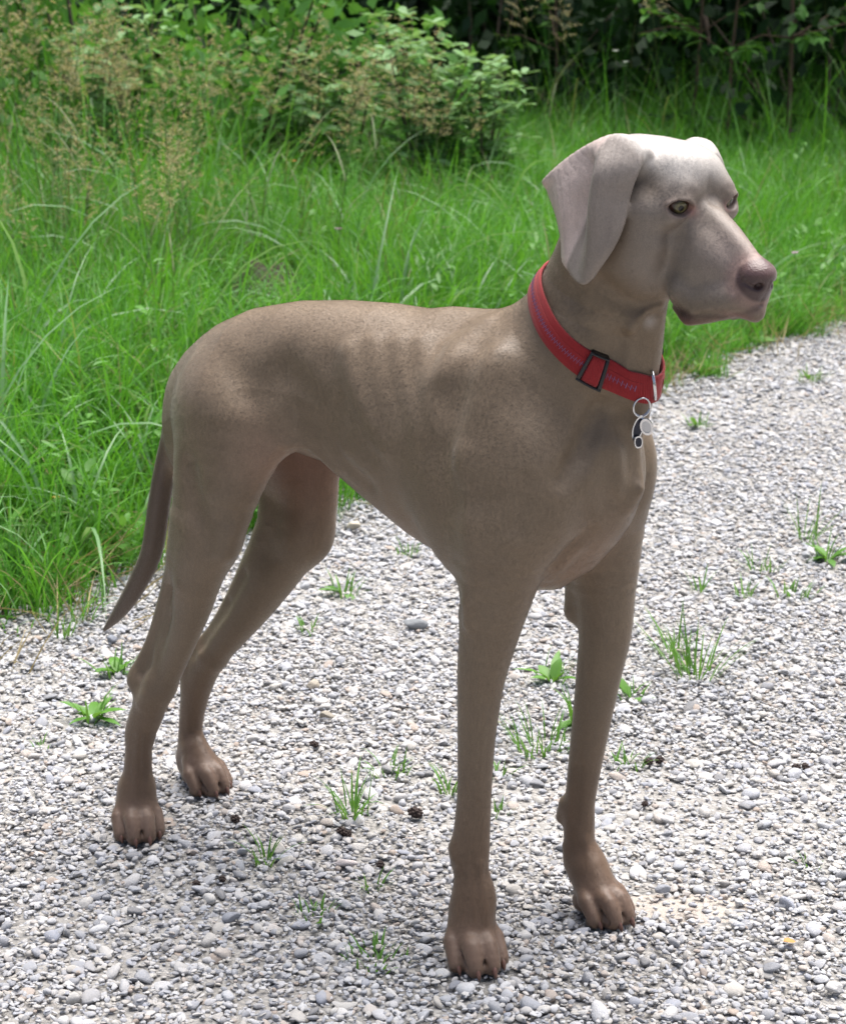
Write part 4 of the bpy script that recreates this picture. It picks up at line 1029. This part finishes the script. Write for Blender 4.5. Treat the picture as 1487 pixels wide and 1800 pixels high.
def coat_hairs(V, Q, col, wet, mat, parent, N=FUR_N):
    """the short coat: fine hairs lying along the body"""
    r = np.random.default_rng(3)
    A, B, C_, D_ = (V[Q[:, k]] for k in range(4))
    nr = np.cross(C_-A, D_-B); ar = np.linalg.norm(nr, axis=1); nr /= ar[:, None]+1e-12
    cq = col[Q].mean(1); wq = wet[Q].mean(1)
    ctr = V[Q].mean(1); hh = (ctr-HO)@HR
    w = ar*(wq < .2)*(1+1.2*(hh[:, 0] > -.16)*(ctr[:, 2] > .66))
    dn = ((ctr-CN)@NN); rad = np.linalg.norm((ctr-CN)-dn[:, None]*NN, axis=1)
    w = w*~((np.abs(dn+.002) < .0135) & (rad < .09))                      # none under the collar
    for s, e, Re in EYES: w = w*(np.linalg.norm(hh-(e+Re@np.array((.009, 0, 0))), axis=1) > .0125)
    w = w/w.sum(); f = r.choice(len(Q), N, p=w)
    u, v = r.random(N)[:, None], r.random(N)[:, None]
    P = (A[f]*(1-u)+B[f]*u)*(1-v)+(D_[f]*(1-u)+C_[f]*u)*v; n_ = nr[f]; H = (P-HO)@HR
    x, z = P[:, 0], P[:, 2]
    flow = np.tile((-1., 0, -.45), (N, 1))
    leg = smooth(.46, .34, z)[:, None]; flow = flow*(1-leg)+np.array((-.15, 0, -1.))*leg
    tl = (smooth(-.225, -.245, x)*(z > .2))[:, None]; flow = flow*(1-tl)+np.array((-.3, 0, -1.))*tl
    hd = smooth(-.14, -.09, H[:, 0])*smooth(.66, .70, z); hf = np.tile(HR@np.array((-1., 0, -.25)), (N, 1))
    er = ((np.abs(H[:, 1]) > .054)*(H[:, 0] < -.02)*hd)[:, None]; ef = np.tile(HR@np.array((-.3, 0, -1.)), (N, 1))
    flow = flow*(1-hd[:, None])+hf*hd[:, None]; flow = flow*(1-er)+ef*er
    t = flow-(flow*n_).sum(1)[:, None]*n_+r.normal(0, .16, (N, 3)); t -= (t*n_).sum(1)[:, None]*n_; t /= np.linalg.norm(t, axis=1)[:, None]+1e-9
    L = (.0032*r.uniform(.6, 1.15, N)*(1-.45*hd)*(1+.5*tl[:, 0]))[:, None]
    lift = r.uniform(.05, .20, N)[:, None]
    p0 = P-n_*.0003; p1 = P+t*L*.5+n_*L*lift*.55; p2 = P+t*L+n_*L*lift*.62
    cu = bpy.data.hair_curves.new('fur'); cu.add_curves([3]*N)
    cu.points.foreach_set('position', np.stack([p0, p1, p2], 1).astype(np.float32).ravel())
    cu.points.foreach_set('radius', np.tile(np.array((.000055, .00005, .00002), np.float32), N))
    a = cu.attributes.new('snrm', 'FLOAT_VECTOR', 'CURVE'); nn2 = n_+t*.25+r.normal(0, .10, (N, 3)); a.data.foreach_set('vector', nn2.astype(np.float32).ravel())
    lg = smooth(.30, .08, z); mt = np.array([noise.noise(Vector(p)) for p in (P*70)])
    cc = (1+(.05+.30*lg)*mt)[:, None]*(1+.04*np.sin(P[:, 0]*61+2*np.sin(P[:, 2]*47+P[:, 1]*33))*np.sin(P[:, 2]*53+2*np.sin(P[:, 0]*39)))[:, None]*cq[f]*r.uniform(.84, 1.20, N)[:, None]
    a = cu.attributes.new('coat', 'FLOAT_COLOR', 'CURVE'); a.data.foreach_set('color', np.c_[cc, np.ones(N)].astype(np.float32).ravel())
    cu.materials.append(mat)
    o = bpy.data.objects.new('fur', cu); COL.objects.link(o); o.parent = parent; o['kind'] = 'stuff'
    return o

def build_dog():
    V, Q = body_mesh(.0017, .0013)
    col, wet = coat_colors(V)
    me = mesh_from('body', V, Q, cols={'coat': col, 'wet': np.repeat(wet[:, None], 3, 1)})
    root = bpy.data.objects.new('dog', None); COL.objects.link(root); root.location = DOG_O; root.rotation_euler = (0, 0, DOG_YAW)
    tag(root, 'grey-brown short-haired hunting dog standing on the gravel with its head turned', 'dog')
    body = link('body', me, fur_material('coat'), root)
    hm = NT('hair'); hc = hm.attr('coat').outputs['Color']
    vt = hm.n('VectorTransform', vector_type='NORMAL', convert_from='OBJECT', convert_to='WORLD'); hm.t.links.new(hm.attr('snrm').outputs['Vector'], vt.inputs[0])
    nz_ = hm.n('VectorMath', operation='NORMALIZE'); hm.t.links.new(vt.outputs[0], nz_.inputs[0])
    hm.principled(color=hc, rough=.40, normal=nz_.outputs[0]); hm.b.inputs['Specular IOR Level'].default_value = .62; hm.b.inputs['Sheen Weight'].default_value = .15; hm.b.inputs['Sheen Tint'].default_value = (1, .95, .9, 1)
    coat_hairs(V, Q, col, wet, hm.m, root)
    # eyes
    em = flat('eye_white', (.045, .020, .016), .2)
    n = NT('iris'); P = n.obj()
    ln = n.n('VectorMath', operation='LENGTH'); mpv = n.n('Mapping'); n.t.links.new(P, mpv.inputs[0]); mpv.inputs['Scale'].default_value = (0, 1, 1); n.t.links.new(mpv.outputs[0], ln.inputs[0])
    rr = n.ramp(n.math('MULTIPLY', ln.outputs['Value'], 150.0), [(.0, (.10, .092, .034)), (.45, (.145, .130, .050)), (.72, (.08, .068, .028)), (.86, (.012, .009, .006))])
    nz = n.noise(900, 3, .6, P); irm = n.principled(color=n.mix(.35, rr, n.mix(nz, (.04, .032, .012), (.12, .10, .045)), 'MIX'), rough=.16, Coat__Weight=.35)
    pm = flat('pupil', (.002, .002, .002), .12)
    def ball(R, lo, hi, n1=12, n2=28):
        vs = [(R*math.cos(lo), 0, 0)] if lo == 0 else []
        fs = []
        rings = []
        for i in range(n1+1):
            a = lo+(hi-lo)*i/n1
            if lo == 0 and i == 0: rings.append([0]); vs[0] = (R, 0, 0); continue
            rings.append(list(range(len(vs), len(vs)+n2)))
            vs += [(R*math.cos(a), R*math.sin(a)*math.cos(2*math.pi*j/n2), R*math.sin(a)*math.sin(2*math.pi*j/n2)) for j in range(n2)]
        for A, B in zip(rings[:-1], rings[1:]):
            for j in range(n2):
                k = (j+1) % n2
                fs.append((A[0], B[j], B[k]) if len(A) == 1 else (A[j], B[j], B[k], A[k]))
        return vs, fs
    for s, e, Re in EYES:
        c = HO+HR@(e+Re@np.array((-.0026, 0, 0)))
        M = HR@Re@rot(s*-3, 3)
        vs, fs = ball(.0112, 0, 1.7); eye = link('eye', mesh_from('eye', vs, fs), em, root)
        eye.matrix_local = Matrix([[*M[0], c[0]], [*M[1], c[1]], [*M[2], c[2]], [0, 0, 0, 1]])
        vs, fs = ball(.01135, 0, .60); link('iris', mesh_from('iris', vs, fs), irm, eye)
        vs, fs = ball(.01150, 0, .235, 5); link('pupil', mesh_from('pupil', vs, fs), pm, eye)
    # claws
    cm = NT('claw'); cz = cm.noise(300, 3, .5, cm.obj()); cm = cm.principled(color=cm.mix(cz, (.075, .035, .025), (.17, .085, .06)), rough=.35)
    for i, (c0, c1, s) in enumerate(CLAWS):
        ax = (c1-c0); L = np.linalg.norm(ax); ax = ax/L
        sd_ = np.cross(ax, (0, 0, 1)); sd_ /= np.linalg.norm(sd_); up_ = np.cross(sd_, ax)
        vs, fs = [], []
        for t, r, dr in ((-.25, .0036, 0), (.1, .0040, 0), (.45, .0034, .0006), (.8, .0022, .0004), (1.0, .0006, -.0006)):
            for j in range(8):
                a = 2*math.pi*j/8
                vs.append(c0+ax*L*t+sd_*math.cos(a)*r*.8*s+up_*(math.sin(a)*r*s+dr))
        for i2 in range(4):
            for j in range(8): fs.append((i2*8+j, i2*8+(j+1) % 8, i2*8+8+(j+1) % 8, i2*8+8+j))
        fs.append(tuple(range(32, 40)))
        link('claw', mesh_from('claw', vs, fs), cm, root)
    return root

# ---- collar: follows the neck under it ----
E1 = np.cross((0, 1.0, 0), NN); E1 /= np.linalg.norm(E1)                 # E1: forward and down (to the throat)
E2 = np.cross(NN, E1)                                                     # E2: to the dog's left
if E1[0] < 0: E1 = -E1; E2 = -E2
def ring_profile(N=180):
    th = np.linspace(0, 2*math.pi, N, endpoint=False)
    out = []
    for v in (-.0125, .0125):
        D = np.cos(th)[:, None]*E1+np.sin(th)[:, None]*E2
        lo = np.full(N, .02); hi = np.full(N, .13)
        for _ in range(18):
            mid = (lo+hi)/2; f = field_at(CN+NN*v+D*mid[:, None]); ins = f < 0
            lo = np.where(ins, mid, lo); hi = np.where(ins, hi, mid)
        r = lo
        for _ in range(14): r = np.maximum(r, (np.roll(r, 1)+np.roll(r, -1))/2*.999)      # webbing bridges hollows
        out.append(r)
    return th, out[0], out[1]
def build_collar():
    th, r0, r1 = ring_profile()
    N = len(th)
    sag = .0010+.0045*np.clip(np.cos(th), 0, 1)**2
    def at(u, v, off):
        """u: angle, v: -1 (lower edge) .. 1 (upper edge), off: height over the webbing"""
        u = np.asarray(u) % (2*math.pi)
        i = u/(2*math.pi)*N; i0 = np.floor(i).astype(int) % N; i1 = (i0+1) % N; f = i-np.floor(i)
        g = lambda a: a[i0]*(1-f)+a[i1]*f
        r = g(r0)*(1-v)/2+g(r1)*(1+v)/2+g(sag)+off
        return CN+NN*(v*.0108-.0040*np.cos(u))+(math.cos(u)*E1+math.sin(u)*E2)*r
    root = bpy.data.objects.new('dog_collar', None); COL.objects.link(root); root.location = DOG_O; root.rotation_euler = (0, 0, DOG_YAW)
    tag(root, 'red webbing collar with a black slider around the neck of the dog', 'collar')
    def sweep(us, prof, closed=False):
        vs, fs = [], []; m = len(prof)
        for u in us:
            for v, o in prof: vs.append(at(u, v, o))
        n_ = len(us)
        for i in range(n_ if closed else n_-1):
            for j in range(m):
                a, b = i*m+j, i*m+(j+1) % m; c, d = ((i+1) % n_)*m+(j+1) % m, ((i+1) % n_)*m+j
                fs.append((a, b, c, d))
        if not closed: fs += [tuple(range(m-1, -1, -1)), tuple(range((n_-1)*m, n_*m))]
        return vs, fs
    n = NT('red_webbing'); P = n.obj()
    w1 = n.n('TexWave'); w1.inputs['Scale'].default_value = 260; w1.inputs['Distortion'].default_value = 1.5; n.t.links.new(P, w1.inputs['Vector'])
    nz = n.noise(900, 3, .6, P); nb = n.noise(60, 3, .5, P)
    colr = n.mix(n.math('MULTIPLY', nz, .6), (.235, .0025, .005), (.37, .006, .009)); colr = n.mix(n.math('MULTIPLY', nb, .35), colr, (.20, .004, .008))
    red = n.principled(color=colr, rough=.75, normal=n.bump(n.math('ADD', w1.outputs[1], nz), .5, .0006), Sheen__Weight=.12)
    rim = [(-1, .0004), (-1, .0022), (-.93, .0030), (-.5, .0029), (0, .0026), (.5, .0029), (.93, .0030), (1, .0022), (1, .0004), (0, .0)]
    us = np.linspace(0, 2*math.pi, 240, endpoint=False)
    vs, fs = sweep(us, rim, True); strap = link('strap', mesh_from('strap', vs, fs), red, root)
    # raised tape and violet thread along the middle
    us2 = np.linspace(.25, 2*math.pi-.12, 200)
    tape = [(-.42, .0024), (-.42, .0036), (.42, .0036), (.42, .0024)]
    vs, fs = sweep(us2, tape); link('tape', mesh_from('tape', vs, fs, smooth=False), red, strap)
    thr = flat('violet_thread', (.20, .11, .22), .6)
    vs, fs = [], []
    K = 190
    for k in range(K):
        u0 = .35+(2*math.pi-.55)*k/K; du = (2*math.pi-.55)/K*.62
        sgn = 1 if k % 2 else -1
        q = [at(u0, -.12*sgn-.06, .0036), at(u0+du*.35, -.12*sgn-.15, .0036), at(u0+du*1.25, .12*sgn+.02, .0036), at(u0+du*.9, .12*sgn+.10, .0036)]
        q2 = [at(u0+du*.1, -.11*sgn-.07, .0041), at(u0+du*.3, -.11*sgn-.13, .0041), at(u0+du*1.15, .11*sgn+.02, .0041), at(u0+du*.95, .11*sgn+.08, .0041)]
        b = len(vs); vs += q+q2
        fs += [(b+4, b+5, b+6, b+7), (b, b+1, b+5, b+4), (b+1, b+2, b+6, b+5), (b+2, b+3, b+7, b+6), (b+3, b, b+4, b+7)]
    link('stitching', mesh_from('stitching', vs, fs, smooth=False), thr, strap)
    # black slider on the near side
    blk = flat('black_plastic', (.012, .012, .013), .35)
    U0 = SLIDER_U; W_ = .20
    vs, fs = [], []
    def bar(ua, ub, va, vb, o0, o1, k=8):
        pr = [(va, o0), (va, o1-.0006), (va+(vb-va)*.2, o1), (vb-(vb-va)*.2, o1), (vb, o1-.0006), (vb, o0)]
        a, f = sweep(np.linspace(ua, ub, k), pr); b = len(vs)
        vs.extend(a); fs.extend([tuple(i+b for i in q) for q in f])
    bar(U0-W_, U0+W_, 1.0, 1.14, .0000, .0062, 10); bar(U0-W_, U0+W_, -1.14, -1.0, .0000, .0062, 10)
    bar(U0-W_, U0-W_+.055, -1.14, 1.14, .0034, .0064, 5); bar(U0+W_-.055, U0+W_, -1.14, 1.14, .0034, .0064, 5)
    link('slider', mesh_from('slider', vs, fs), blk, root)
    vs, fs = sweep(np.linspace(U0-W_+.075, U0+W_-.075, 8), [(-.97, .002), (-.97, .0050), (-.6, .0068), (.6, .0068), (.97, .0050), (.97, .002)])
    link('strap_loop', mesh_from('strap_loop', vs, fs), red, root)
    vs, fs = sweep(np.linspace(.72, 1.15, 8), [(-1.05, .002), (-1.05, .007), (-.7, .009), (.7, .009), (1.05, .007), (1.05, .002)])
    link('clasp', mesh_from('clasp', vs, fs), blk, root)
    # steel rings
    stl = flat('steel', (.62, .62, .64), .22, Metallic=1.0)
    def torus(R, r, sx=1, n1=40, n2=10, arc=2*math.pi):
        vs, fs = [], []
        for i in range(n1):
            a = arc*i/n1
            for j in range(n2):
                b = 2*math.pi*j/n2; q = R+r*math.cos(b)
                vs.append((q*math.cos(a)*sx, r*math.sin(b), q*math.sin(a)))
        for i in range(n1):
            for j in range(n2): fs.append((i*n2+j, i*n2+(j+1) % n2, ((i+1) % n1)*n2+(j+1) % n2, ((i+1) % n1)*n2+j))
        return vs, fs
    p = at(.16, -.15, .006)
    vs, fs = torus(.0135, .0016, .80); d = link('leash_ring', mesh_from('leash_ring', vs, fs), stl, root)
    d.location = Vector((.3716, .000, .593)); d.rotation_euler = (R_(8), R_(12), R_(-52))
    # hanging tags: a thing of its own
    ch = bpy.data.objects.new('collar_charm', None); COL.objects.link(ch)
    Mw = Matrix.Translation(DOG_O)@Matrix.Rotation(DOG_YAW, 4, 'Z')
    ch.location = Mw@Vector((.3672, -.0120, .5815)); ch.rotation_euler = (0, 0, R_(8))
    tag(ch, 'small bunch of silver tags hanging from a steel ring on the red collar', 'dog tag')
    vs, fs = torus(.0088, .00085); a = link('split_ring', mesh_from('split_ring', vs, fs), stl, ch); a.location = (0, 0, -.008); a.rotation_euler = (0, 0, R_(15))
    vs, fs = torus(.0082, .00080); a = link('split_ring', mesh_from('split_ring2', vs, fs), stl, ch); a.location = (0, .0016, -.008); a.rotation_euler = (R_(4), 0, R_(12))
    # lens shaped pendant with a raised rim
    def outline(w, h, n_, pw=1.0): return [(w*math.copysign(abs(math.cos(t))**pw, math.cos(t)), h*math.sin(t)) for t in [2*math.pi*i/n_ for i in range(n_)]]
    def plate(w, h, th_, rimw, dark, name, loc, rote, pw=1.0):
        o = outline(w, h, 28, pw); vs, fs = [], []
        for k, (sc, y) in enumerate(((1, -th_), (1, th_), (1-rimw, th_), (1-rimw, -th_))):
            vs += [(x*sc, y, z*sc) for x, z in o]
        m = 28
        for k in range(4):
            for j in range(m): fs.append((k*m+j, k*m+(j+1) % m, ((k+1) % 4)*m+(j+1) % m, ((k+1) % 4)*m+j))
        rimo = link(name, mesh_from(name, vs, fs, smooth=False), stl, ch); rimo.location = loc; rimo.rotation_euler = rote
        vs = [(x*(1-rimw), -th_*.4, z*(1-rimw)) for x, z in o]+[(x*(1-rimw), th_*.4, z*(1-rimw)) for x, z in o]
        fs = [tuple(range(m)), tuple(range(2*m-1, m-1, -1))]
        link('face', mesh_from('face', vs, fs, smooth=False), dark, rimo)
    dk = flat('dark_enamel', (.03, .032, .045), .25, Metallic=.6)
    lt = flat('brushed_silver', (.42, .43, .46), .30, Metallic=1.0)
    plate(.0052, .0128, .0009, .20, dk, 'pendant', (-.0035, -.001, -.0275), (0, R_(14), R_(5)), 1.25)
    plate(.0058, .0082, .0016, .28, lt, 'round_tag', (.0042, -.003, -.0255), (R_(6), R_(-18), R_(-18)))
    plate(.0042, .0058, .0011, .24, dk, 'small_tag', (-.0035, -.004, -.0395), (0, R_(-6), R_(10)), .7)
    return root
SLIDER_U = -.88
dog = build_dog(); collar = build_collar()
# ============================================================================
# WEEDS, CONES AND LEAVES ON THE GRAVEL
# ============================================================================
weed_mat = leafy_mat('weed', (.075, .200, .030), (.140, .310, .050), .45, .30, dry=None)
def tuft(x, y, n_, h, rad, label, broad=0, cur=(.3, 1.2)):
    n_ = int(n_*1.5); h *= 1.12; rad *= 1.15
    g = Geo()
    for _ in range(n_):
        a = U(0, 6.283); r = rad*math.sqrt(U(0, 1))
        g.blade((r*math.cos(a), r*math.sin(a), -.006), a+random.gauss(0, .6), h*U(.45, 1.1), U(.05, .65), U(*cur), U(.0020, .0040), 5, random.random(), random.gauss(0, .4))
    for _ in range(broad):
        a = U(0, 6.283); e = U(.10, 1.15)
        g.leaf((rad*.2*math.cos(a), rad*.2*math.sin(a), .002), (math.cos(a)*math.cos(e), math.sin(a)*math.cos(e), math.sin(e)), (0, 0, 1), min(h, .046)*U(.4, 1.05), min(h, .046)*U(.22, .42), random.random(), U(.2, .9))
    o = link('weed', g.mesh('weed', weed_mat)); o.location = (x, y, 0)
    tag(o, label, 'weed', 'weeds growing in the gravel')
random.seed(33)
for a in ((-.083, 2.150, 16, .070, .016, 'upright bright grass tuft between the hind and front legs, lower middle'),
 (-.176, 2.023, 10, .050, .010, 'small thin grass tuft beside a whitish pebble, lower left'),
 (-.041, 2.275, 16, .034, .022, 'low spreading grass tuft behind the upright one'),
 (.032, 2.216, 12, .045, .012, 'grass tuft just left of the near front leg'),
 (.092, 2.267, 10, .036, .012, 'grass tuft just right of the near front leg'),
 (.152, 2.338, 26, .060, .030, 'dense grass tuft between the two front legs'),
 (.178, 2.580, 8, .055, .020, 'broad-leaved weed behind the gap between the front legs', 12),
 (.205, 2.43, 14, .075, .014, 'upright grassy weed touching the far front leg from the left', 4),
 (.377, 2.602, 24, .100, .026, 'tall thin grass tuft standing alone right of the front legs', 0, (.1, .6)),
 (.352, 2.69, 10, .075, .014, 'slender grass blades behind the tall tuft', 0, (.1, .6)),
 (.252, 2.293, 12, .035, .018, 'low weed just right of the far front leg'),
 (.282, 2.515, 12, .040, .018, 'small weed right of the far front leg at knee height', 3),
 (-.113, 1.895, 12, .030, .018, 'flat olive weed at the lower middle left of the near paw'),
 (-.045, 1.798, 20, .030, .026, 'dark flat grass tuft at the bottom left of the near front paw'),
 (-.428, 2.613, 8, .050, .016, 'broad-leaved weed under the tail tip', 9),
 (-.433, 2.444, 6, .055, .014, 'broad-leaved rosette left of the hind legs', 11),
 (.558, 3.098, 14, .042, .024, 'small grass tuft far right in the gravel'),
 (.670, 3.145, 8, .060, .018, 'leafy weed with a dark base at the right edge', 10),
 (.655, 3.26, 10, .090, .016, 'thin upright grass behind the leafy weed at the right edge', 0, (.1, .5)),
 (-.124, 2.966, 12, .050, .018, 'grass tuft seen under the belly behind the far hind leg', 3),
 (-.027, 3.177, 10, .040, .016, 'small tuft seen under the belly close to the chest'),
 (.581, 2.966, 14, .036, .026, 'low sparse tuft at the right side of the gravel'),
 (.500, 2.96, 8, .055, .012, 'thin tuft of three blades left of the low sparse tuft', 0, (.1, .5)),
 (.435, 2.99, 7, .050, .010, 'thinnest upright tuft in the right part of the gravel', 0, (.1, .5)),
 (-.481, 2.357, 5, .022, .012, 'tiny low weed at the left edge of the gravel'),
 (.085, 2.150, 7, .035, .012, 'sparse small weed right of the near front wrist'),
 (.578, 4.088, 12, .040, .020, 'little tuft high on the gravel right of the collar tags', 3),
 (.433, 2.016, 6, .022, .014, 'tiny weed at the lower right edge of the gravel'),
 (-.055, 1.960, 6, .028, .010, 'tiny weed just above a dark cone at the lower middle'),
 (-.168, 2.792, 8, .045, .014, 'pale thin tuft left of the far hind leg\'s shin'),
 (-.531, 2.767, 9, .080, .012, 'upright green blades at the grass border under the tail', 0, (.1, .6)),
 (.90, 4.55, 12, .050, .022, 'small tuft at the far right near the meadow border', 4),
 (.66, 4.62, 16, .075, .028, 'leafy weed at the foot of the meadow grass under the muzzle', 14),
 (.20, 3.95, 12, .05, .02, 'weed seen between the belly and the chest at the grass border', 6)):
    tuft(*a)
# dark cones
cone_m = NT('cone'); a = cone_m.noise(300, 3, .6, cone_m.obj()); cone_m = cone_m.principled(color=cone_m.mix(a, (.012, .008, .007), (.060, .035, .028)), rough=.8)
def cone_thing(x, y, s, label, n_=26):
    g = Geo(); V = []; F = []
    bm = bmesh.new()
    for i in range(n_):
        ph = math.acos(1-2*(i+.5)/n_); th = i*2.39996
        d = Vector((math.sin(ph)*math.cos(th)*1.15, math.sin(ph)*math.sin(th)*.9, math.cos(ph)*.72))
        m_ = Matrix.Translation(d*s*.36)@d.to_track_quat('Z', 'Y').to_matrix().to_4x4()@Matrix.Diagonal((s*.17*U(.8, 1.3), s*.13, s*.20*U(.8, 1.3), 1))
        bmesh.ops.create_icosphere(bm, subdivisions=1, radius=1, matrix=m_)
    bmesh.ops.create_icosphere(bm, subdivisions=2, radius=s*.36)
    me = bpy.data.meshes.new('cone'); bm.to_mesh(me); bm.free(); me.materials.append(cone_m)
    o = bpy.data.objects.new('dark_cone', me); COL.objects.link(o); o.location = (x, y, s*.28+.002); o.rotation_euler = (U(-.4, .4), U(-.4, .4), U(0, 6.28)); tag(o, label, 'cone', 'small dark cones on the gravel')
for x, y, s, lab in ((-.009, 2.139, .0165, 'largest black-brown cone, left of the near front leg'), (-.218, 2.124, .0125, 'dark reddish cone right of the near hind paw'),
 (-.093, 2.089, .0135, 'flattened dark cone between the hind paw and the largest cone'), (-.086, 2.084, .0110, 'dark crumb touching the flattened cone'), (-.245, 1.960, .0095, 'small reddish cone at the lower left'),
 (-.218, 1.972, .0085, 'smaller brown cone right beside the small reddish one'),
 (-.047, 2.006, .0100, 'small dark cone below the largest one'), (.280, 2.293, .0115, 'left half of a dark pair of cones right of the front legs'), (.294, 2.297, .0125, 'right half of the dark pair of cones right of the front legs'),
 (.460, 2.275, .0110, 'dark cone at the right edge of the gravel'), (.472, 2.278, .0100, 'second dark cone at the right edge, touching the first'), (-.138, 2.348, .0115, 'dark cone close to the far hind paw'), (.262, 2.168, .0085, 'small brown cone right of the far front wrist')):
    cone_thing(x, y, s, lab)
# notable pebbles
def pebble(x, y, s, col, label, seed, rz=0):
    me = stone_mesh(seed, 3); m_ = NT('pebble'); a = m_.noise(6, 5, .65, m_.obj()); me.materials.append(m_.principled(color=m_.mix(m_.ramp(a, [(.4, 0), (.75, .55)]), col, tuple(v*.55 for v in col)), rough=.7, normal=m_.bump(a, .25, .02)))
    o = link('pebble', me); o.location = (x, y, s[2]*.30+.002); o.scale = s; o.rotation_euler = (U(-.15, .15), U(-.15, .15), rz); tag(o, label, 'pebble', 'large pebbles in the gravel')
pebble(-.163, 2.042, (.019, .017, .016), (.52, .49, .45), 'rounded off-white pebble beside the thin grass tuft, lower left', 901)
pebble(-.085, 2.010, (.028, .013, .010), (.58, .52, .50), 'long flat pinkish-white pebble at the lower middle', 902, .1)
pebble(-.012, 2.805, (.040, .024, .018), (.19, .20, .21), 'large flat grey pebble under the belly near the chest', 903, .1)
pebble(-.151, 2.553, (.020, .018, .017), (.42, .37, .30), 'round tan pebble right of the far hind leg', 904)
pebble(-.126, 2.444, (.024, .015, .012), (.30, .27, .22), 'angular brownish pebble between the legs', 905, .6)
pebble(-.453, 2.742, (.018, .014, .013), (.21, .225, .26), 'smooth blue-grey pebble just under the tail tip', 906, 1.2)
pebble(-.120, 3.32, (.026, .022, .018), (.50, .45, .36), 'pale yellowish pebble behind the far thigh', 907)
pebble(-.36, 2.03, (.017, .014, .010), (.40, .40, .42), 'light grey oval pebble at the lower left', 908)
pebble(-.20, 1.88, (.022, .015, .012), (.25, .26, .29), 'blue-grey pebble near the bottom left', 909, .4)
pebble(.065, 1.845, (.022, .016, .013), (.24, .25, .28), 'blue-grey pebble just right of the near front toes', 910, .3)
pebble(.345, 1.775, (.024, .015, .011), (.23, .235, .255), 'flat blue-grey pebble near the bottom right corner', 911, .3)
pebble(.40, 1.735, (.021, .017, .013), (.48, .47, .46), 'light pebble near the bottom right corner', 912, .9)
pebble(.257, 1.945, (.018, .013, .011), (.26, .27, .30), 'grey pebble just under the far front toes', 913, .3)
# dry leaf
dl = NT('dry_leaf'); a = dl.noise(60, 3, .6, dl.obj()); dl = dl.principled(color=dl.mix(a, (.55, .26, .07), (.42, .16, .05)), rough=.7)
for x, y, L, rz, lab in ((.365, 1.820, .015, .4, 'small orange dry leaf at the lower right'), (.245, 2.52, .012, 1.2, 'small brown dry leaf beside the far front leg'), (.06, 1.90, .013, 2.0, 'dry russet leaf right of the near front paw')):
    g = Geo(); g.leaf((0, 0, 0), (1, 0, .12), (0, 0, 1), L, L*.7, .5, .25); o = link('dry_leaf', g.mesh('dry_leaf', dl)); o.location = (x, y, .010); o.rotation_euler = (.1, .1, rz); tag(o, lab, 'leaf', 'dry leaves on the gravel')
